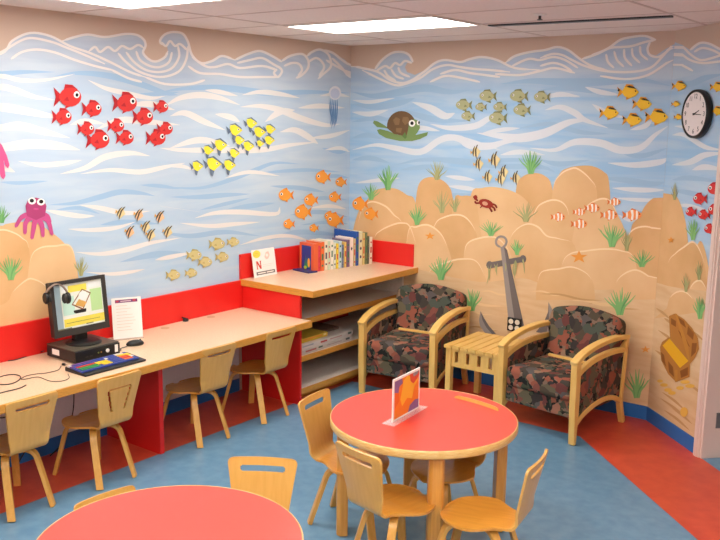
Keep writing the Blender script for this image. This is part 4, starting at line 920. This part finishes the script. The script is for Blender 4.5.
cord('power_cord', [(.05,-3.07,DESK+.02)]+[dk(47,349.5),dk(36,353),dk(26,356.5),dk(14,360),dk(5,361),dk(-10,364),dk(-25,368)], .003, 'black cord running from the computer along the foot of the red backsplash')
pg = thing('headphone_plug', 'small black plug lying on the desk left of the computer', 'plug', dk(62.5,365.5,DESK))
bm = new(); tube(bm, [(0,0,.008),(.016,.006,.008)], .0075, 10); link('plug_body', bm, M_black, pg)
bm = new(); tube(bm, [(.0165,.0062,.008),(.03,.011,.008)], .002, 8); link('plug_pin', bm, M_steel, pg)
cc = thing('cable_cap', 'small black cable cap against the red backsplash', 'cap', (.036,-1.915,DESK))
bm = new(); lathe(bm, [(.02,0),(.02,.012),(.015,.02)], n=18); link('cap_body', bm, M_black, cc); bm = new(); tube(bm, [(0,-.001,.018),(-.002,-.03,.03)], .006, 8); link('cap_spout', bm, M_black, cc)
# cables under the desk
cord('hanging_cable', [(.03,-2.93,.6),(.05,-2.95,.45),(.04,-3.05,.3),(.035,-3.1,.2),(.05,-3.2,.1),(.08,-3.3,.012)], .004, 'black cable hanging in a curve under the desk behind the grooved chair')
cord('straight_cable', [(.03,-2.85,.6),(.028,-2.84,.4),(.03,-2.86,.22),(.04,-2.95,.06),(.06,-3.05,.012)], .004, 'black cable hanging straight under the desk behind the grooved chair')
cord('slack_cable', [(.1,-3.62,.6),(.11,-3.5,.42),(.11,-3.38,.36),(.11,-3.3,.37)], .004, 'black cable slung under the desk behind the leftmost chair')

# printed notice in a clear stand
nt_ = thing('notice', 'white printed notice with a purple header standing upright beside the monitor', 'notice', (.125,-2.482,DESK))
nt_.rotation_euler = (0,0,math.atan2(.165,.075)-pi/2)
T2 = Matrix.Rotation(radians(-7),4,'Y')
bm = new(); box(bm, (-.002,-.095,.003), (.001,.095,.268), M=T2); pp = link('sheet', bm, M_white, nt_)
bm = new(); box(bm, (-.05,-.095,0), (.03,.095,.0028)); link('stand_foot', bm, M_clear, nt_)
bm = new(); FLAT.add(id(bm))
lines = [(1,rect(.12,.88,.88,.955)),(2,rect(.15,.9,.24,.94)),(2,rect(.72,.9,.82,.945)),(3,rect(.3,.905,.66,.93))]
for i in range(9):
    v = .8-i*.075; lines.append((0, rect(.14, v, .14+.7*random.uniform(.5,1), v+.012)))
poster(bm, lines, lambda u, v, t: T2 @ Vector((.0013-t, -.095+.19*u, .003+.265*v)), 0, dt=.0001)
link('printed_text', bm, [mat('print_pale',(222,212,200),.6), mat('print_header',(112,54,110),.5), mat('print_header_red',(196,64,80),.5), mat('print_header_pale',(220,190,200),.5)], pp)

# ------------------------------------------------------------------ on the bookcase
cdn = thing('display_card', 'white display card with a red letter N and yellow circle leaning on the backsplash', 'card', (.068,-1.128,SLAB), radians(0))
T3 = Matrix.Rotation(radians(-9),4,'Y')
bm = new(); box(bm, (0,-.125,.001), (.006,.125,.214), M=T3); cb = link('card_board', bm, M_white, cdn)
bm = new(); FLAT.add(id(bm))
cw, ch = .25, .213
def cfp(u, v, t): return T3 @ Vector((.0063-t, -.125+cw*u, .001+ch*v))
poster(bm, [(0,ell(.2,.84,.17,.14,18)),(5,rect(.1,.8,.3,.815)),(5,rect(.12,.86,.28,.875)),(1,rect(.1,.08,.92,.2)),(4,rect(.16,.12,.5,.16)),(4,rect(.54,.12,.86,.16)),
 (2,rect(.14,.3,.18,.58)),(2,rect(.3,.3,.34,.58)),(2,[(.13,.58),(.2,.58),(.35,.3),(.28,.3)]),(2,rect(.12,.565,.2,.585)),(2,rect(.28,.565,.36,.585)),(2,rect(.12,.295,.2,.31)),
 (3,[(.52,.7),(.6,.86),(.72,.88),(.76,.74),(.68,.62),(.58,.6)]),(4,ell(.64,.75,.06,.06,12)),(6,rect(.42,.42,.86,.43)),(6,rect(.42,.36,.8,.37))], cfp, 0, dt=.00012)
link('printed_face', bm, [mat('card_yellow',(250,222,84),.5), mat('card_grey',(120,116,116),.5), mat('card_red',(206,74,60),.5), mat('card_pink',(240,208,196),.5), mat('card_cream',(246,240,232),.5), mat('card_gold',(226,188,60),.5), mat('card_line',(226,214,206),.5)], cb)

pz = thing('puzzle_box', 'blue picture block with orange frame and painted seaweed at the left end of the books', 'puzzle', (.225,-.745,SLAB))
pz.rotation_euler = (0,0,radians(-10))
bm = new(); box(bm, (-.165,-.006,.012), (.012,.04,.225)); pf = link('frame', bm, mat('orange_card',(226,102,60),.5), pz)
bm = new(); box(bm, (-.135,-.0085,.014), (-.02,-.0065,.205)); link('blue_panel', bm, mat('royal_blue',(38,66,146),.4), pf)
bm = new(); box(bm, (-.17,-.075,.0), (.03,.02,.012)); link('base_tray', bm, mat('navy_plastic',(44,50,112),.4), pz, bevel=.003)
bm = new(); FLAT.add(id(bm))
pl = [(0,[(-.1+.012*i,.03),(-.088+.012*i,.03),(-.098+.014*i,.03+l)]) for i, l in enumerate((.06,.11,.08,.1))]
pl += [(1, ell(-.045,.07,.016,.038,12)), (2, ell(-.09,.028,.02,.014,10))]
poster(bm, pl, lambda u, v, t: Vector((u, -.0087+t, v)), 0, dt=.0001)
link('seaweed_picture', bm, [mat('leaf_green',(60,176,84),.5), mat('print_fish',(240,176,66),.5), mat('leaf_lime',(190,214,80),.5)], pf)

# books: (thickness, height, depth, colour of spine, pages?, label)
BK = [(.022,.205,.17,(224,66,84),'thin pink-red book next to the orange framed block'),(.034,.232,.18,(232,112,58),'orange book with a speckled spine near the left end of the row'),
 (.03,.236,.18,(238,226,200),'cream book with small red dots on its spine'),(.02,.232,.17,(206,224,196),'pale green slim book left of the yellow spine'),(.026,.236,.18,(242,236,222),'ivory book with a green streak on its spine'),
 (.022,.215,.17,(226,232,216),'pale mint book beside the bright yellow book'),(.02,.205,.16,(244,220,64),'bright yellow slim book'),(.028,.222,.18,(196,216,228),'pale blue book with an orange patch at its top'),
 (.016,.19,.16,(112,132,160),'slim slate blue book'),(.022,.21,.17,(226,190,104),'tan and gold slim book'),(.028,.225,.18,(120,96,130),'purple book in the middle of the row'),
 (.034,.24,.18,(244,228,218),'white book with a red flower shape on its spine'),(.02,.228,.17,(206,190,140),'khaki slim book right of the red flower book'),(.026,.285,.27,(36,86,168),'large tall blue book whose cover shows above its neighbours, right half of the row'),
 (.036,.282,.25,(232,226,184),'tall cream book with round brown and green prints'),(.022,.268,.24,(222,204,134),'tall straw coloured book near the right end'),(.02,.268,.2,(120,134,96),'tall dark green spotted book near the right end'),(.016,.235,.18,(96,110,84),'slim moss green book third from the right end'),(.03,.226,.18,(238,228,206),'cream book last at the right end of the row')]
tot = sum(b[0] for b in BK); s0 = Vector((.238,-.70,SLAB+.0005)); s1 = Vector((.326,-.085,SLAB+.0005)); dv = (s1-s0); gap = (dv.length-tot)/len(BK); dv.normalize(); rz = math.atan2(dv.y, dv.x)-pi/2
pos = 0
for i, (th, h, dp, c, lab) in enumerate(BK):
    p = s0+dv*(pos+th/2); pos += th+gap
    t = thing('book', lab, 'book', p, rz, 'picture books on the low bookcase')
    mc = mat('book_%d_%d_%d' % c, c, .5)
    bm = new(); box(bm, (-dp,-th/2,0), (0,-th/2+.002,h)); box(bm, (-dp,th/2-.002,0), (0,th/2,h)); box(bm, (-.003,-th/2+.002,0), (0,th/2-.002,h)); cv = link('cover', bm, mc, t)
    link('pages', box(new(), (-dp+.004,-th/2+.0022,.003), (-.0035,th/2-.0022,h-.003)), mat('book_pages',(240,232,212),.8), t)
    ac = [((206,60,56),(60,120,90),(70,70,90))[i % 3]]
    bm = new()
    ma = mat('spine_mark_%d' % (i % 3), ac[0], .5)
    if i in (11,): prs = [(0, [(-.006+ (.011 if k%2==0 else .005)*cos(k*pi/5)+.006, h*.62+(.022 if k%2==0 else .01)*sin(k*pi/5)) for k in range(10)])]
    elif i in (14,): prs = [(0, ell(0, h*f, .01, .013, 12)) for f in (.25,.5,.72)]
    else: prs = [(0, [(-th*.28,h*a),(th*.28,h*a),(th*.28,h*(a+l)),(-th*.28,h*(a+l))]) for a, l in ((.12+.03*(i%4),.06),(.35+.02*(i%5),.22),(.78,.05+.02*(i%3)))]
    bm.free()
    for pr in prs:
        bm = new(); FLAT.add(id(bm)); poster(bm, [pr], lambda u, v, q: Vector((.0004-q, u, v)), 0); link('spine_mark', bm, ma, cv)
# games on the middle shelf
def game(x0, y0, x1, y1, z0, h, c, lab, patches):
    t = thing('game_box', lab, 'box', ((x0+x1)/2,(y0+y1)/2,z0), 0, 'boxed games on the middle shelf'); a, b = (x1-x0)/2, (y1-y0)/2
    mc = mat('box_%d_%d_%d' % c, c, .5)
    link('box_base', box(new(), (-a+.003,-b+.003,.0005), (a-.003,b-.003,h*.6)), mc, t)
    ld = link('lid', box(new(), (-a,-b,h*.3), (a,b,h-.0005)), mc, t, bevel=.001)
    bm = new(); FLAT.add(id(bm)); ml = []
    pls = []
    for (u0, v0, u1, v1, cc_) in patches:
        m = mat('patch_%d_%d_%d' % cc_, cc_, .5)
        if m not in ml: ml.append(m)
        pls.append((ml.index(m), rect(u0, v0, u1, v1)))
    poster(bm, pls, lambda u, v, q: Vector((a+.0004-q, -b+2*b*u, h*(.3+.7*v))), 0, dt=.0001); link('printed_side', bm, ml, ld)
zs = .364
game(.24,-1.303,.575,-.69,zs,.036,(206,196,190),'wide grey-white game box at the bottom of the pile on the middle shelf',[(.1,.2,.3,.7,(190,110,104)),(.34,.3,.42,.8,(96,110,96)),(.5,.3,.8,.5,(170,150,150)),(.88,.2,.96,.8,(90,100,96))])
game(.25,-1.3,.565,-.66,zs+.0365,.036,(224,214,208),'long white game box with red lettering bars in the pile on the middle shelf',[(.38,.1,.5,.6,(196,70,66)),(.55,.3,.78,.6,(200,150,140)),(.9,.2,.97,.85,(96,110,100)),(.05,.3,.25,.7,(176,170,176))])
game(.26,-1.28,.53,-.93,zs+.0735,.034,(222,190,66),'yellow game box on top of the pile on the middle shelf',[(.2,.25,.8,.75,(236,160,60)),(.85,.2,.95,.8,(246,230,160)),(.02,.1,.12,.9,(120,130,70))])
game(.2,-.9,.45,-.69,zs+.0735,.02,(112,84,70),'flat brown game box behind the yellow one on the middle shelf',[(.2,.2,.7,.8,(80,60,52))])

# ------------------------------------------------------------------ wall clock, outlet
ck = thing('wall_clock', 'round wall clock with a white face and black rim on the angled wall', 'clock', along(0,0))
cp = on_angled(694.5, 114, .04/PAINT); ck.location = cp-NX*.04
RM = Matrix((UX, Vector((0,0,1)), NX)).transposed().to_4x4()      # local x along the wall, y up, z out of the wall
ck.rotation_euler = RM.to_euler()
r_ = .152
bm = new(); lathe(bm, [(r_-.02,.001),(r_-.004,.004),(r_,.02),(r_-.002,.044),(r_-.01,.048),(r_-.014,.044),(r_-.02,.038)], n=56); link('rim', bm, M_black, ck, smooth=True)
bm = new(); lathe(bm, [(r_-.015,.034),(r_-.015,.0405)], n=56); face = link('dial', bm, mat('dial_white',(236,226,224),.5), ck)
dg = bpy.context.evaluated_depsgraph_get()
def text_mesh(name, s, size, parent, loc, m):
    cu = bpy.data.curves.new(name, 'FONT'); cu.body = s; cu.size = size; cu.align_x = 'CENTER'; cu.align_y = 'CENTER'; cu.extrude = .0003
    to = bpy.data.objects.new(name, cu); COL.objects.link(to); bpy.context.view_layer.update()
    me = bpy.data.meshes.new_from_object(to.evaluated_get(bpy.context.evaluated_depsgraph_get()))
    bpy.data.objects.remove(to); me.materials.clear(); me.materials.append(m)
    o = bpy.data.objects.new(name, me); COL.objects.link(o); o.parent = parent; o.location = loc; return o
for k in range(1, 13):
    a = pi/2-k*pi/6; text_mesh('numeral', str(k), .042, face, (.108*cos(a), .108*sin(a), .041), M_black)
for nm, ln, ang, w_ in (('hour_hand', .058, pi/2-2.25*pi/6, .008), ('minute_hand', .085, pi/2-pi/2-.06, .006)):
    bm = new(); d = Vector((cos(ang), sin(ang), 0)); n = Vector((-d.y, d.x, 0)); z = .0425 if nm[0] == 'h' else .0445
    prism(bm, [(-.015,-w_/2),(ln,-w_*.3),(ln,w_*.3),(-.015,w_/2)], lambda u, v, q: d*u+n*v+Vector((0,0,q)), z, z+.0015); link(nm, bm, M_black, ck)
bm = new(); lathe(bm, [(.006,.038),(.006,.048)], n=14); link('hub', bm, M_black, ck)

a, b = on_back(509.5, 320), on_back(523.5, 335.5)
ol = thing('wall_outlet', 'dark wall plate with four round white sockets above the side table', 'outlet', (1.648,0,.53))
bm = new(); box(bm, (-.066,-.022,-.05), (.05,0,.055)); pt = link('plate', bm, M_black, ol, bevel=.003)
for x in (-.034,.02):
    for z in (-.022,.026):
        bm = new(); lathe(bm, [(.02,0),(.02,.003),(.017,.004)], n=20, M=Matrix.Translation((x,-.0222,z)) @ Matrix.Rotation(pi/2,4,'X')); link('socket', bm, mat('socket_cream',(240,228,206),.5), pt)

# ------------------------------------------------------------------ ceiling lights, slot vent, sprinkler
def ceiling_light(x0, y0, x1, y1, label, group=None):
    t = thing('ceiling_light', label, 'ceiling light', ((x0+x1)/2,(y0+y1)/2,H), 0, group); a, b = (x1-x0)/2, (y1-y0)/2
    bm = new()
    for p, q in (((-a-.012,-b-.012),(a+.012,-b)), ((-a-.012,b),(a+.012,b+.012)), ((-a-.012,-b),(-a,b)), ((a,-b),(a+.012,b))): box(bm, (*p,-.012), (*q,-.001))
    link('frame', bm, M_frame, t)
    link('diffuser', box(new(), (-a+.0005,-b+.0005,-.006), (a-.0005,b-.0005,-.001)), M_lamp, t)
ceiling_light(.67,-1.545,1.79,-1.015, 'lit fluorescent ceiling panel nearest the room corner')
ceiling_light(.56,-3.27,1.72,-2.735, 'lit fluorescent ceiling panel cut off at the top left of the picture')
for i, (x, y) in enumerate(((.6,-5.0),(.6,-6.7),(2.97,-3.3),(2.97,-5.0),(2.97,-6.7),(4.7,-4.1),(4.7,-5.9))):
    ceiling_light(x, y-.53, x+1.15, y, 'lit fluorescent ceiling panel behind or above the camera, outside the picture', 'ceiling panels outside the picture')
v0, v1 = on_level(490,24.5,H), on_level(672,15,H)
sv = thing('slot_vent', 'long thin black slot air vent in the ceiling', 'vent', (v0+v1)/2, math.atan2(v1.y-v0.y, v1.x-v0.x))
L_ = (v1-v0).length/2
bm = new(); box(bm, (-L_,-.03,-.012), (L_,.03,-.001)); link('slot', bm, M_black, sv)
bm = new(); box(bm, (-L_-.012,-.045,-.004), (L_+.012,-.0305,-.001)); box(bm, (-L_-.012,.0305,-.004), (L_+.012,.045,-.001)); link('frame', bm, M_ceil, sv)
sp = on_level(540,14,H)
sk = thing('sprinkler', 'small white fire sprinkler in the ceiling', 'sprinkler', sp)
bm = new(); lathe(bm, [(.038,-.001),(.036,-.006),(.02,-.01)], n=24); link('escutcheon', bm, M_frame, sk)
bm = new(); lathe(bm, [(.008,-.01),(.008,-.028),(.016,-.03),(.016,-.033)], n=14); link('sprinkler_head', bm, M_dark, sk)
